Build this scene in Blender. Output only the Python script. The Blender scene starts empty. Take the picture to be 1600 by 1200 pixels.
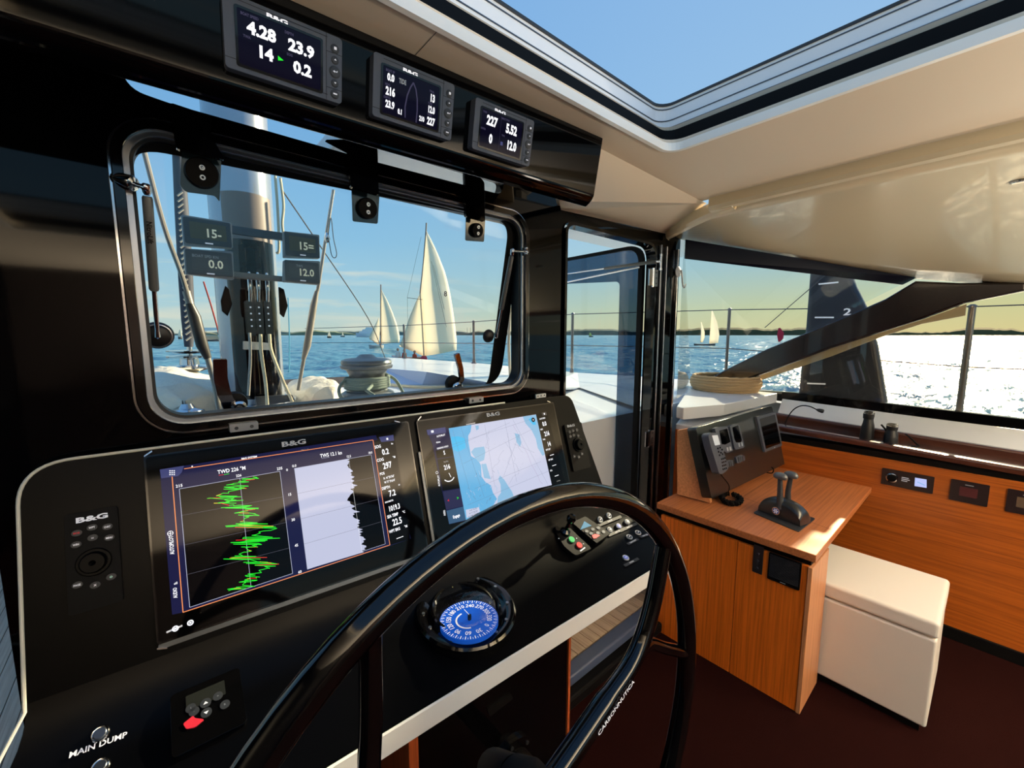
import bpy, bmesh, random
from math import *
from mathutils import Vector as V, Matrix
from mathutils.geometry import tessellate_polygon
random.seed(7)
S = bpy.context.scene
COL = S.collection

# ------------------------------------------------------------------ camera
F = 650.0; TH = atan(77 / 650.0); A = radians(40.5); EYE = V((0, 0, 1.55))
FW = V((sin(A), cos(A), 0)); RT = V((cos(A), -sin(A), 0)); UP = V((0, 0, 1))
cam = bpy.data.cameras.new('camera'); camo = bpy.data.objects.new('camera', cam); COL.objects.link(camo)
camo.location = EYE; camo.rotation_euler = (pi / 2 - TH, 0, -A)
cam.sensor_width = 36; cam.lens = 36 * F / 1600; cam.clip_start = .02; cam.clip_end = 30000
S.camera = camo
S.view_settings.view_transform = 'Standard'; S.view_settings.look = 'None'
S.view_settings.exposure = 0.0; S.view_settings.gamma = 1
try: S.view_settings.use_curve_mapping = False
except Exception: pass
S.cycles.max_bounces = 10; S.cycles.transparent_max_bounces = 24
S.cycles.caustics_reflective = True; S.cycles.caustics_refractive = False
S.cycles.sample_clamp_indirect = 6

def lin(c):
    return tuple((x / 255 / 12.92) if x / 255 <= .04045 else ((x / 255 + .055) / 1.055) ** 2.4 for x in c) + (1,)

# ------------------------------------------------------------------ sky
SUN_DIR = V((cos(radians(22)) * cos(radians(1.5)), cos(radians(22)) * sin(radians(1.5)), sin(radians(22))))
W = bpy.data.worlds.new('sky'); S.world = W; W.use_nodes = True
nt = W.node_tree; nt.nodes.clear(); N = nt.nodes.new; L = nt.links.new
out = N('ShaderNodeOutputWorld'); bg = N('ShaderNodeBackground'); L(bg.outputs[0], out.inputs[0])
tc = N('ShaderNodeTexCoord'); sp = N('ShaderNodeSeparateXYZ'); L(tc.outputs['Generated'], sp.inputs[0])
def ramp(stops, interp='LINEAR', tree=None):
    r = (tree or nt).nodes.new('ShaderNodeValToRGB'); r.color_ramp.interpolation = interp
    e = r.color_ramp.elements
    while len(e) < len(stops): e.new(.5)
    for i, (p, c) in enumerate(stops): e[i].position = p; e[i].color = c
    return r
cold = ramp([(0, lin((214, 222, 205))), (.06, lin((186, 219, 226))), (.20, lin((150, 200, 232))), (.42, lin((120, 178, 230))), (.75, lin((122, 170, 222))), (1, lin((104, 154, 214)))])
warm = ramp([(0, lin((228, 216, 162))), (.05, lin((214, 216, 168))), (.14, lin((176, 206, 208))), (.3, lin((160, 198, 228))), (.6, lin((150, 190, 232))), (1, lin((104, 154, 214)))])
L(sp.outputs['Z'], cold.inputs[0]); L(sp.outputs['Z'], warm.inputs[0])
dt = N('ShaderNodeVectorMath'); dt.operation = 'DOT_PRODUCT'; L(tc.outputs['Generated'], dt.inputs[0]); dt.inputs[1].default_value = (1, .0, 0)
mr = N('ShaderNodeMapRange'); mr.inputs[1].default_value = .35; mr.inputs[2].default_value = .98; L(dt.outputs['Value'], mr.inputs[0])
mx = N('ShaderNodeMix'); mx.data_type = 'RGBA'; L(mr.outputs[0], mx.inputs[0]); L(cold.outputs[0], mx.inputs[6]); L(warm.outputs[0], mx.inputs[7])
# wispy clouds low over the horizon
mp = N('ShaderNodeMapping'); mp.inputs['Scale'].default_value = (3, 3, 26); L(tc.outputs['Generated'], mp.inputs[0])
nz = N('ShaderNodeTexNoise'); nz.inputs['Scale'].default_value = 1.3; nz.inputs['Detail'].default_value = 6; nz.inputs['Distortion'].default_value = .6; L(mp.outputs[0], nz.inputs[0])
cr = ramp([(.5, (0, 0, 0, 1)), (.68, (1, 1, 1, 1))]); L(nz.outputs[0], cr.inputs[0])
band = ramp([(0, (.35,) * 3 + (1,)), (.05, (.8,) * 3 + (1,)), (.14, (.6,) * 3 + (1,)), (.2, (0, 0, 0, 1))]); L(sp.outputs['Z'], band.inputs[0])
inv = N('ShaderNodeMapRange'); inv.inputs[1].default_value = .75; inv.inputs[2].default_value = .3; L(dt.outputs['Value'], inv.inputs[0])
m1 = N('ShaderNodeMath'); m1.operation = 'MULTIPLY'; L(cr.outputs[0], m1.inputs[0]); L(band.outputs[0], m1.inputs[1])
m2 = N('ShaderNodeMath'); m2.operation = 'MULTIPLY'; L(m1.outputs[0], m2.inputs[0]); L(inv.outputs[0], m2.inputs[1])
mc = N('ShaderNodeMix'); mc.data_type = 'RGBA'; L(m2.outputs[0], mc.inputs[0]); L(mx.outputs[2], mc.inputs[6]); mc.inputs[7].default_value = lin((246, 238, 214))
# bright aureole round the low sun
ds = N('ShaderNodeVectorMath'); ds.operation = 'DOT_PRODUCT'; L(tc.outputs['Generated'], ds.inputs[0]); ds.inputs[1].default_value = SUN_DIR
gl = N('ShaderNodeMapRange'); gl.inputs[1].default_value = .985; gl.inputs[2].default_value = 1; L(ds.outputs['Value'], gl.inputs[0])
gp = N('ShaderNodeMath'); gp.operation = 'POWER'; L(gl.outputs[0], gp.inputs[0]); gp.inputs[1].default_value = 3
ga = N('ShaderNodeMix'); ga.data_type = 'RGBA'; L(gp.outputs[0], ga.inputs[0]); L(mc.outputs[2], ga.inputs[6]); ga.inputs[7].default_value = (6, 4.8, 2.8, 1)
L(ga.outputs[2], bg.inputs[0]); bg.inputs[1].default_value = 1.0
# ------------------------------------------------------------------ sun
sl = bpy.data.lights.new('sun', 'SUN'); sl.energy = 12; sl.angle = radians(1.2); sl.color = (1, .80, .52)
so = bpy.data.objects.new('sun', sl); COL.objects.link(so); so.rotation_euler = SUN_DIR.to_track_quat('Z', 'Y').to_euler(); so.location = (30, 0, 9)
# warm unseen fill spots added behind the helm to brighten the interior
for i, (x, y, e) in enumerate([(1.7, -1.0, 42), (2.6, -.9, 40), (2.6, -2.0, 40), (.7, -1.6, 46)]):
    al = bpy.data.lights.new('saloon_fill', 'SPOT'); al.energy = e; al.color = (1, .88, .72); al.shadow_soft_size = .05; al.spot_size = radians(112); al.spot_blend = .5
    ao = bpy.data.objects.new('saloon_fill', al); COL.objects.link(ao); ao.location = (x, y, 2.0)
# unseen upward fill panels added in the saloon to brighten the headlining
for i, (x, y, w_, h_, e) in enumerate([(2.80, -2.3, .2, 1.6, 130), (1.3, -2.7, 2.6, .2, 440), (-.8, -1.9, .18, 2.2, 60)]):
    al = bpy.data.lights.new('ceiling_fill', 'AREA'); al.energy = e; al.color = (1, .90, .76); al.shape = 'RECTANGLE'; al.size = w_; al.size_y = h_; al.spread = radians(148)
    ao = bpy.data.objects.new('ceiling_fill', al); COL.objects.link(ao); ao.location = (x, y, .92); ao.rotation_euler = (pi, 0, 0)

# ------------------------------------------------------------------ measuring from the photograph
def ray(px, py):
    u = px - 800; v = 600 - py
    return (F * cos(TH) + v * sin(TH)) * FW + u * RT + (v * cos(TH) - F * sin(TH)) * UP
def onY(px, py, y): r = ray(px, py); return EYE + r * (y / r.y)
def onX(px, py, x): r = ray(px, py); return EYE + r * (x / r.x)
def onZ(px, py, z): r = ray(px, py); return EYE + r * ((z - EYE.z) / r.z)

class Fr:
    """a flat frame: origin o, right u, down v, n towards the viewer"""
    def __init__(s, o, u, v):
        s.o = V(o); s.u = V(u).normalized(); s.v = V(v).normalized(); s.n = s.v.cross(s.u).normalized()
        if s.n.dot(EYE - s.o) < 0: s.n = -s.n
    def off(s, d): return Fr(s.o + s.n * d, s.u, s.v)
    def pt(s, a, b, d=0): return s.o + s.u * a + s.v * b + s.n * d
    def px(s, x, y):
        r = ray(x, y); p = EYE + r * ((s.o - EYE).dot(s.n) / r.dot(s.n)) - s.o
        return (p.dot(s.u), p.dot(s.v))
FY = lambda y: Fr((0, y, 0), (1, 0, 0), (0, 0, -1))
FX = lambda x: Fr((x, 0, 0), (0, -1, 0), (0, 0, -1))
FZ = lambda z: Fr((0, 0, z), (1, 0, 0), (0, -1, 0))

# ------------------------------------------------------------------ materials
MATS = {}
def mat(name, col, rough=.5, metal=0, emit=None, es=1, coat=0, bump=None, spec=None, alpha=None):
    if name in MATS: return MATS[name]
    m = bpy.data.materials.new(name); m.use_nodes = True; b = m.node_tree.nodes['Principled BSDF']
    c = lin(col); b.inputs['Base Color'].default_value = c
    b.inputs['Roughness'].default_value = rough; b.inputs['Metallic'].default_value = metal
    if coat: b.inputs['Coat Weight'].default_value = coat; b.inputs['Coat Roughness'].default_value = .04
    if spec is not None: b.inputs['Specular IOR Level'].default_value = spec
    if emit: b.inputs['Emission Color'].default_value = lin(emit); b.inputs['Emission Strength'].default_value = es
    if bump:
        t = m.node_tree; n = t.nodes.new('ShaderNodeTexNoise'); n.inputs['Scale'].default_value = bump[0]; n.inputs['Detail'].default_value = 4
        c2 = t.nodes.new('ShaderNodeTexCoord'); t.links.new(c2.outputs['Object'], n.inputs[0])
        u = t.nodes.new('ShaderNodeBump'); u.inputs['Strength'].default_value = bump[1]; u.inputs['Distance'].default_value = bump[2]
        t.links.new(n.outputs[0], u.inputs['Height']); t.links.new(u.outputs[0], b.inputs['Normal'])
    MATS[name] = m; return m
def glow(name, col, s=1.0): return mat(name, (2, 2, 3), .06, emit=col, es=s, spec=.12)
def glass(name, tint, refl_rough=.01, dark=0.0):
    if name in MATS: return MATS[name]
    m = bpy.data.materials.new(name); m.use_nodes = True; t = m.node_tree; t.nodes.clear()
    o = t.nodes.new('ShaderNodeOutputMaterial'); tr = t.nodes.new('ShaderNodeBsdfTransparent'); tr.inputs[0].default_value = tint
    g = t.nodes.new('ShaderNodeBsdfGlossy'); g.inputs['Roughness'].default_value = refl_rough
    def M(op, a, b_=None):
        n = t.nodes.new('ShaderNodeMath'); n.operation = op
        for i, q in enumerate((a, b_)):
            if q is None: continue
            if isinstance(q, (int, float)): n.inputs[i].default_value = q
            else: t.links.new(q, n.inputs[i])
        return n.outputs[0]
    ge = t.nodes.new('ShaderNodeNewGeometry'); dp = t.nodes.new('ShaderNodeVectorMath'); dp.operation = 'DOT_PRODUCT'
    t.links.new(ge.outputs['Incoming'], dp.inputs[0]); t.links.new(ge.outputs['Normal'], dp.inputs[1])
    f_out = M('ADD', M('MULTIPLY', M('POWER', M('SUBTRACT', 1.0, M('ABSOLUTE', dp.outputs['Value'])), 5.0), .9), .03)
    mxx = t.nodes.new('ShaderNodeMixShader'); t.links.new(f_out, mxx.inputs[0]); t.links.new(tr.outputs[0], mxx.inputs[1]); t.links.new(g.outputs[0], mxx.inputs[2])
    t.links.new(mxx.outputs[0], o.inputs[0]); MATS[name] = m; return m
def teak(name, c1, c2, axis, rough=.38, scale=1.0):
    """straight grained wood, grain running along axis"""
    if name in MATS: return MATS[name]
    m = bpy.data.materials.new(name); m.use_nodes = True; t = m.node_tree; b = t.nodes['Principled BSDF']
    c = t.nodes.new('ShaderNodeTexCoord'); mp = t.nodes.new('ShaderNodeMapping'); t.links.new(c.outputs['Object'], mp.inputs[0])
    sc = [60 * scale] * 3; sc[axis] = 1.3 * scale; mp.inputs['Scale'].default_value = sc
    n = t.nodes.new('ShaderNodeTexNoise'); n.inputs['Scale'].default_value = 1.6; n.inputs['Detail'].default_value = 7; n.inputs['Roughness'].default_value = .65; t.links.new(mp.outputs[0], n.inputs[0])
    r = ramp([(.28, lin(c1)), (.55, lin(c2)), (.8, lin(tuple(min(255, x * 1.12) for x in c2)))], tree=t); t.links.new(n.outputs[0], r.inputs[0])
    t.links.new(r.outputs[0], b.inputs['Base Color']); b.inputs['Roughness'].default_value = rough
    u = t.nodes.new('ShaderNodeBump'); u.inputs['Strength'].default_value = .12; u.inputs['Distance'].default_value = .002; t.links.new(n.outputs[0], u.inputs['Height']); t.links.new(u.outputs[0], b.inputs['Normal'])
    MATS[name] = m; return m

BLK = mat('black gloss carbon', (6, 6, 7), .09, coat=.25, spec=.35)
SATIN = mat('satin black panel', (3, 3, 4), .34, spec=.09)
WALLB = mat('black lacquer bulkhead', (4, 4, 5), .045, spec=.22)
RIG = mat('galvanised rig', (158, 152, 142), .35, metal=.25)
DCHR = mat('dark chrome', (120, 120, 126), .1, metal=1)
STRG = mat('grey strut paint', (104, 105, 100), .35, spec=.5)
MATTE = mat('matt black', (6, 6, 7), .6, spec=.15)
RUB = mat('black rubber', (13, 13, 14), .45)
SCRB = mat('glass black', (3, 3, 4), .06, spec=.18)
CHR = mat('polished stainless', (206, 208, 212), .12, metal=1)
ALU = mat('brushed aluminium', (176, 180, 186), .32, metal=1)
DALU = mat('anodised grey', (92, 96, 102), .35, metal=.9)
GREY = mat('slate grey plastic', (74, 80, 92), .42)
DGREY = mat('dark grey plastic', (44, 47, 52), .45)
CREAM = mat('cream lacquer', (253, 251, 242), .3, coat=.2)
FABRIC = mat('ivory ceiling fabric', (222, 206, 182), .48, bump=(900, .25, .001))
CEILG = mat('ivory glossy ceiling', (222, 206, 172), .26, coat=.3)
WHITE = mat('white gelcoat', (226, 230, 234), .3, coat=.3)
TEAKH = teak('teak along the boat', (128, 60, 15), (174, 90, 27), 1)
TEAKX = teak('teak across', (152, 86, 46), (190, 116, 68), 0)
TEAKV = teak('teak upright', (186, 86, 18), (238, 122, 36), 2)
DTEAK = mat('dark stained wood', (72, 40, 30), .2, coat=.6)
LEATH = mat('cream leather', (238, 230, 216), .5, bump=(500, .2, .001))
CARPET = mat('brown maroon carpet', (30, 10, 9), .95, spec=.03, bump=(700, .6, .004))
WHT = glow('white pixels', (250, 250, 255), 1.25)
NAVY = glow('navy pixels', (26, 28, 66), 1.0)
INK = glow('midnight pixels', (10, 8, 26), 1.0)
PRNT = mat('white print', (225, 225, 230), .5, emit=(225, 225, 230), es=.35)
PRNTD = mat('grey print', (150, 155, 160), .5, emit=(150, 155, 160), es=.2)

# ------------------------------------------------------------------ mesh building
class MB:
    def __init__(s): s.v = []; s.f = []; s.m = []; s.mats = []
    def mi(s, m):
        if m not in s.mats: s.mats.append(m)
        return s.mats.index(m)
    def add(s, vs, fs, m):
        k = len(s.v); i = s.mi(m); s.v += [V(p) for p in vs]
        for f in fs: s.f.append([k + j for j in f]); s.m.append(i)
    def prism(s, top, bot, m, cap=True):
        """closed loops of equal length"""
        n = len(top); vs = list(top) + list(bot); fs = [[i, (i + 1) % n, n + (i + 1) % n, n + i] for i in range(n)]
        if cap:
            try:
                tris = tessellate_polygon([[V(p) for p in top]])
                fs += [[a, b, c] for a, b, c in tris] + [[n + c, n + b, n + a] for a, b, c in tris]
            except Exception:
                fs += [list(range(n)), list(range(2 * n - 1, n - 1, -1))]
        s.add(vs, fs, m)
    def plate(s, fr, pts, m, d0=0, d1=.002):
        """outline pts (a,b) in frame fr, from depth d0 to d1 (towards the viewer)"""
        s.prism([fr.pt(a, b, d1) for a, b in pts], [fr.pt(a, b, d0) for a, b in pts], m)
    def flat(s, fr, pts, m, d=0):
        vs = [fr.pt(a, b, d) for a, b in pts]; t = tessellate_polygon([vs]); s.add(vs, [list(x) for x in t], m)
    def holed(s, fr, outer, holes, m, d0, d1):
        loops = [outer] + holes; fl = [p for l in loops for p in l]; n = len(fl)
        tr = tessellate_polygon([[V((a, b, 0)) for a, b in l] for l in loops])
        fs = [list(t) for t in tr] + [[n + x for x in t] for t in tr]; k = 0
        for l in loops:
            for i in range(len(l)):
                j = (i + 1) % len(l); fs.append([k + i, k + j, n + k + j, n + k + i])
            k += len(l)
        s.add([fr.pt(a, b, d1) for a, b in fl] + [fr.pt(a, b, d0) for a, b in fl], fs, m)
    def box(s, lo, hi, m):
        x0, y0, z0 = lo; x1, y1, z1 = hi
        s.add([(x, y, z) for x in (x0, x1) for y in (y0, y1) for z in (z0, z1)], [[0, 1, 3, 2], [4, 6, 7, 5], [0, 4, 5, 1], [2, 3, 7, 6], [0, 2, 6, 4], [1, 5, 7, 3]], m)
    def tube(s, path, r, m, n=10, closed=False, cap=True):
        P = [V(p) for p in path]; k = len(P); R = r if hasattr(r, '__len__') else [r] * k
        vs = []; up = None
        for i, p in enumerate(P):
            a = P[i - 1] if (i > 0 or closed) else p; b = P[(i + 1) % k] if (i < k - 1 or closed) else p
            t = (b - a)
            t = t.normalized() if t.length > 1e-9 else V((0, 0, 1))
            if up is None: up = t.orthogonal().normalized()
            up = (up - t * up.dot(t)); up = up.normalized() if up.length > 1e-6 else t.orthogonal().normalized()
            w = t.cross(up)
            for j in range(n):
                g = 2 * pi * j / n; vs.append(p + (up * cos(g) + w * sin(g)) * R[i])
        fs = []
        for i in range(k if closed else k - 1):
            for j in range(n):
                a = i * n + j; b = i * n + (j + 1) % n; i2 = (i + 1) % k
                fs.append([a, b, i2 * n + (j + 1) % n, i2 * n + j])
        if cap and not closed: fs += [list(range(n))[::-1], [(k - 1) * n + j for j in range(n)]]
        s.add(vs, fs, m)
    def lathe(s, c, ax, prof, m, n=24):
        """prof: (height along ax, radius)"""
        ax = V(ax).normalized(); c = V(c); s.tube_prof(c, ax, prof, m, n)
    def tube_prof(s, c, ax, prof, m, n):
        u = ax.orthogonal().normalized(); w = ax.cross(u); vs = []
        for h, r in prof:
            for j in range(n):
                g = 2 * pi * j / n; vs.append(c + ax * h + (u * cos(g) + w * sin(g)) * max(r, 1e-5))
        k = len(prof); fs = [[i * n + j, i * n + (j + 1) % n, (i + 1) * n + (j + 1) % n, (i + 1) * n + j] for i in range(k - 1) for j in range(n)]
        fs += [list(range(n))[::-1], [(k - 1) * n + j for j in range(n)]]
        s.add(vs, fs, m)
    def disc(s, fr, a, b, r, m, d0=0, d1=.002, n=20, asp=1):
        s.plate(fr, [(a + r * cos(2 * pi * i / n), b + r * asp * sin(2 * pi * i / n)) for i in range(n)], m, d0, d1)
    def ring(s, fr, a, b, r0, r1, m, d=.001, n=28, g0=0, g1=360):
        k = n; vs = []
        for i in range(k + 1):
            g = radians(g0 + (g1 - g0) * i / k)
            for r in (r0, r1): vs.append(fr.pt(a + r * cos(g), b + r * sin(g), d))
        s.add(vs, [[2 * i, 2 * i + 1, 2 * i + 3, 2 * i + 2] for i in range(k)], m)
    def line(s, fr, pts, w, m, d=.001):
        for (a, b), (c, e) in zip(pts, pts[1:]):
            q = V((c - a, e - b)); 
            if q.length < 1e-7: continue
            q = q.normalized() * w / 2; nx, ny = -q.y, q.x
            s.add([fr.pt(a + nx, b + ny, d), fr.pt(c + nx, e + ny, d), fr.pt(c - nx, e - ny, d), fr.pt(a - nx, b - ny, d)], [[0, 1, 2, 3]], m)
    def text(s, fr, t, a, b, h, m, wide=1.0, bold=.0, d=.001, ang=0, align='C', shear=0):
        """cap height h metres, centred at a,b"""
        c = bpy.data.curves.new('t', 'FONT'); c.body = t; c.size = 1; c.offset = bold; c.resolution_u = 2; c.shear = shear
        o = bpy.data.objects.new('t', c); COL.objects.link(o); me = bpy.data.meshes.new_from_object(o)
        bpy.data.objects.remove(o); bpy.data.curves.remove(c)
        if not me.vertices: return
        xs = [q.co.x for q in me.vertices]; k = h / .70
        x0 = min(xs); x1 = max(xs); cx = {'C': (x0 + x1) / 2, 'L': x0, 'R': x1}[align]; g = radians(ang)
        vs = []
        for q in me.vertices:
            x = (q.co.x - cx) * k * wide; y = -(q.co.y - .35) * k
            vs.append(fr.pt(a + x * cos(g) - y * sin(g), b + x * sin(g) + y * cos(g), d))
        s.add(vs, [list(p.vertices) for p in me.polygons], m); bpy.data.meshes.remove(me)
    def build(s, name, parent=None, smooth=False, bevel=0, seg=2, mats=None):
        me = bpy.data.meshes.new(name); org = V((0, 0, 0))
        if parent is not None:
            q = parent
            while q is not None: org += q.location; q = q.parent
        elif s.v:
            lo = V([min(p[i] for p in s.v) for i in range(3)]); hi = V([max(p[i] for p in s.v) for i in range(3)]); org = V(((lo.x + hi.x) / 2, (lo.y + hi.y) / 2, lo.z))
        me.from_pydata([tuple(p - org) for p in s.v], [], s.f)
        for m in s.mats: me.materials.append(m)
        for p, i in zip(me.polygons, s.m): p.material_index = i
        b = bmesh.new(); b.from_mesh(me); bmesh.ops.recalc_face_normals(b, faces=b.faces); b.to_mesh(me); b.free()
        o = bpy.data.objects.new(name, me); COL.objects.link(o)
        if parent is not None: o.parent = parent
        else: o.location = org
        if smooth:
            for p in me.polygons: p.use_smooth = True
            try: me.set_sharp_from_angle(angle=radians(38))
            except Exception: pass
        if bevel:
            md = o.modifiers.new('bevel', 'BEVEL'); md.width = bevel; md.segments = seg; md.limit_method = 'ANGLE'; md.angle_limit = radians(50)
            md.harden_normals = False
        return o
def tag(o, label=None, cat=None, group=None, kind=None):
    if label: o['label'] = label
    if cat: o['category'] = cat
    if group: o['group'] = group
    if kind: o['kind'] = kind
    return o
def thing(name, loc, label=None, cat=None, group=None, kind=None):
    o = bpy.data.objects.new(name, None); COL.objects.link(o); o.location = loc; o.empty_display_size = .05
    return tag(o, label, cat, group, kind)
def rrect(a0, b0, a1, b1, r, n=6):
    P = []
    for cx, cy, g in ((a1 - r, b0 + r, -90), (a1 - r, b1 - r, 0), (a0 + r, b1 - r, 90), (a0 + r, b0 + r, 180)):
        for i in range(n + 1):
            t = radians(g + 90 * i / n); P.append((cx + r * cos(t), cy + r * sin(t)))
    return P
def rpoly(pts, r, n=5):
    """round every corner of a polygon with radius r (number or list)"""
    P = []; k = len(pts)
    for i in range(k):
        p = V(pts[i]); a = V(pts[i - 1]) - p; b = V(pts[(i + 1) % k]) - p; rr = r[i] if hasattr(r, '__len__') else r
        la, lb = a.length, b.length
        if rr <= 0 or la < 1e-6 or lb < 1e-6: P.append(tuple(p)); continue
        a.normalize(); b.normalize(); t = min(rr, la * .49, lb * .49)
        q0 = p + a * t; q1 = p + b * t
        for j in range(n + 1):
            s = j / n; P.append(tuple(q0 * (1 - s) ** 2 + p * 2 * s * (1 - s) + q1 * s ** 2))
    return P
def smoothpath(pts, n=6, closed=False):
    P = [V(p) for p in pts]; out = []; k = len(P)
    for i in range(k if closed else k - 1):
        p0 = P[(i - 1) % k] if (closed or i > 0) else P[0] * 2 - P[1]; p1 = P[i]; p2 = P[(i + 1) % k]
        p3 = P[(i + 2) % k] if (closed or i < k - 2) else P[-1] * 2 - P[-2]
        for j in range(n):
            t = j / n; out.append(.5 * ((2 * p1) + (p2 - p0) * t + (2 * p0 - 5 * p1 + 4 * p2 - p3) * t * t + (3 * p1 - p0 - 3 * p2 + p3) * t ** 3))
    if not closed: out.append(P[-1])
    return out
def PX(fr, pts): return [fr.px(*p) for p in pts]
def struct(o, label=None):
    o['kind'] = 'structure'
    if label: o['label'] = label
    return o
# ================================================================== THE SHELL
WALLY = 1.22
fw = FY(WALLY)
# ---- floor
b = MB(); b.box((-1.0, -3.2, -.04), (3.02, 1.16, 0), CARPET); struct(b.build('floor'))
# ---- front bulkhead: gloss black, with four openings
win_o = rrect(-.035, -1.995, 1.108, -1.335, .085)
slot = rpoly(PX(fw, [(182, 99), (560, 212), (789, 282), (783, 304), (587, 253), (402, 200), (270, 163), (205, 140)]), .022)
door_o = rpoly([(1.325, .12), (1.325, -2.02), (2.035, -2.02), (2.035, .12)], [0, .05, .09, 0], 7)
trans = rpoly(PX(fw, [(884, 312), (936, 312), (905, 322), (890, 332)]), .01)
b = MB(); b.holed(fw, [(-.262, .16), (-.262, -2.03), (-1.0, -2.03), (-1.0, -2.24), (2.285, -2.24), (2.285, .16)], [win_o, slot, door_o], WALLB, -.045, 0)
struct(b.build('wall_front', bevel=.004))
b = MB(); b.box((-1.0, -3.2, 0), (-.95, 1.27, 2.2), SATIN); struct(b.build('wall_left'))
b = MB(); b.box((-1.0, -3.25, 0), (.2, -3.2, 2.2), mat('dim bulkhead fabric', (58, 48, 44), .8)); b.box((.2, -3.25, 0), (3.5, -3.2, .8), mat('dim bulkhead fabric', (58, 48, 44), .8)); struct(b.build('wall_back'))
# ---- teak-lined starboard side
b = MB(); b.box((3.0, -3.2, 0), (3.05, 1.2, .872), TEAKH); struct(b.build('wall_right'))
b = MB(); b.box((2.985, -3.2, 0), (2.999, .40, .062), MATTE); struct(b.build('baseboard_right', bevel=.002))
# dark wooden ledge along the starboard side: recess, front rail, shelf, back rail
def yz_sweep(b, prof, ys, m):
    """prof: (x,z) closed; dz(y) rises forward"""
    loops = [[V((x, y, z + .035 * (y + .1))) for x, z in prof] for y in ys]
    for l0, l1 in zip(loops, loops[1:]):
        b.prism(l0, l1, m, cap=True)
ys = [-3.2, 1.05]
b = MB(); b.box((3.012, -3.2, .872), (3.10, 1.05, .905), MATTE); struct(b.build('trim_1'))
t = thing('side_ledge', (3.1, -.2, .872), 'dark stained wooden ledge with two polished rails above the teak side panel', 'ledge')
def arc_prof(x0, x1, z0, z1, r=.012):
    return [(x, z) for x, z in rpoly([(x0, z0), (x0, z1), (x1, z1), (x1, z0)], [0, r, r, 0], 5)]
b = MB(); yz_sweep(b, arc_prof(2.992, 3.075, .906, .938, .015), ys, DTEAK); b.build('front_rail', t, smooth=True)
b = MB(); yz_sweep(b, arc_prof(3.075, 3.27, .906, .922, .002), ys, DTEAK); b.build('shelf', t, smooth=True)
b = MB(); yz_sweep(b, arc_prof(3.27, 3.325, .906, .966, .015), ys, DTEAK); b.build('back_rail', t, smooth=True)
# ---- white coaming between ledge and side window, and the white moulding under the windscreen
b = MB()
for (y0, y1) in ((-3.2, 1.0),):
    q = lambda y: .035 * (y + .1)
    b.prism([V((3.327, y, z)) if i == 0 else V((3.45, y, z)) for i, (y, z) in enumerate([(y0, .90 + q(y0)), (y0, 1.05 + q(y0)), (y0, .90 + q(y0))])],
            [V((3.327, y1, .90 + q(y1))), V((3.45, y1, 1.05 + q(y1))), V((3.45, y1, .90 + q(y1)))], WHITE)
struct(b.build('trim_2'))
z1 = FZ(1.10); top = [(1059, 611), (1080, 609), (1242, 619), (1222, 630), (1196, 638), (1059, 646)]
P1 = [V((2.295, 1.16, 1.13)), V((2.6, 1.06, 1.13)), V((3.40, 1.02, 1.13)), V((3.40, 1.60, 1.13)), V((3.2, 1.58, 1.13)), V((2.31, 1.21, 1.13))]
b = MB(); b.prism([p for p in P1], [p - V((0, 0, .07)) for p in P1], WHITE)
struct(b.build('trim_3', bevel=.006))
P2 = [V((2.29, 1.2, 1.03)), V((2.31, 1.03, 1.03)), V((3.325, 1.03, 1.03)), V((3.325, 1.3, 1.03)), V((2.7, 1.35, 1.03))]
b = MB(); b.prism(P2, [p - V((0, 0, .14)) for p in P2], WHITE); struct(b.build('trim_4', bevel=.006))
# ---- windscreen side (clear) and raked A-pillar in the starboard side plane x = 3.46
fs = FX(3.46)
pil = PX(fs, [(1078, 610), (1130, 581), (1200, 546), (1300, 505), (1385, 468), (1432, 440), (1500, 443), (1604, 442), (1604, 455), (1510, 474), (1440, 500), (1300, 544), (1200, 582), (1120, 610)])
b = MB(); b.plate(fs, pil, mat('near black wood', (34, 20, 18), .22, coat=.35), 0, .05)
ex = [(-a, -bb) for a, bb in fs_end] if False else None
struct(b.build('trim_5', bevel=.012, seg=3), 'dark polished raked pillar between windscreen and side window')
hd = PX(fs, [(1604, 436), (1604, 456)])
b = MB(); b.box((3.41, -3.2, 1.77), (3.46, -.06, 1.83), DTEAK); struct(b.build('trim_6'))
lip = PX(fs.off(-.03), [(1125, 610), (1200, 582), (1300, 544), (1440, 500), (1510, 475), (1508, 493), (1440, 506), (1380, 525), (1300, 556), (1200, 590), (1140, 610)])
b = MB(); b.plate(fs.off(-.03), lip, mat('tan soffit', (196, 180, 150), .5), -.04, 0); struct(b.build('trim_7'))
sillp = PX(fs, [(1080, 607), (1200, 611), (1240, 613), (1604, 655), (1604, 672), (1400, 647), (1215, 626), (1200, 620), (1080, 612)])
b = MB(); b.plate(fs, sillp, BLK, -.04, .012); struct(b.build('trim_8', bevel=.003))
b = MB(); b.box((3.448, -3.2, 1.05 - .11), (3.5, -.12, 1.107), BLK); struct(b.build('trim_9'))
gp = PX(fs, [(1120, 606), (1300, 545), (1510, 474), (1604, 450), (1604, 662), (1240, 618)])
w2 = thing('window_2', (3.46, .4, 1.1)); struct(w2)
b = MB(); b.plate(fs, gp, glass('side glass', (.98, .97, .92, 1)), -.012, -.006); b.build('glass_pane', w2)
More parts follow.
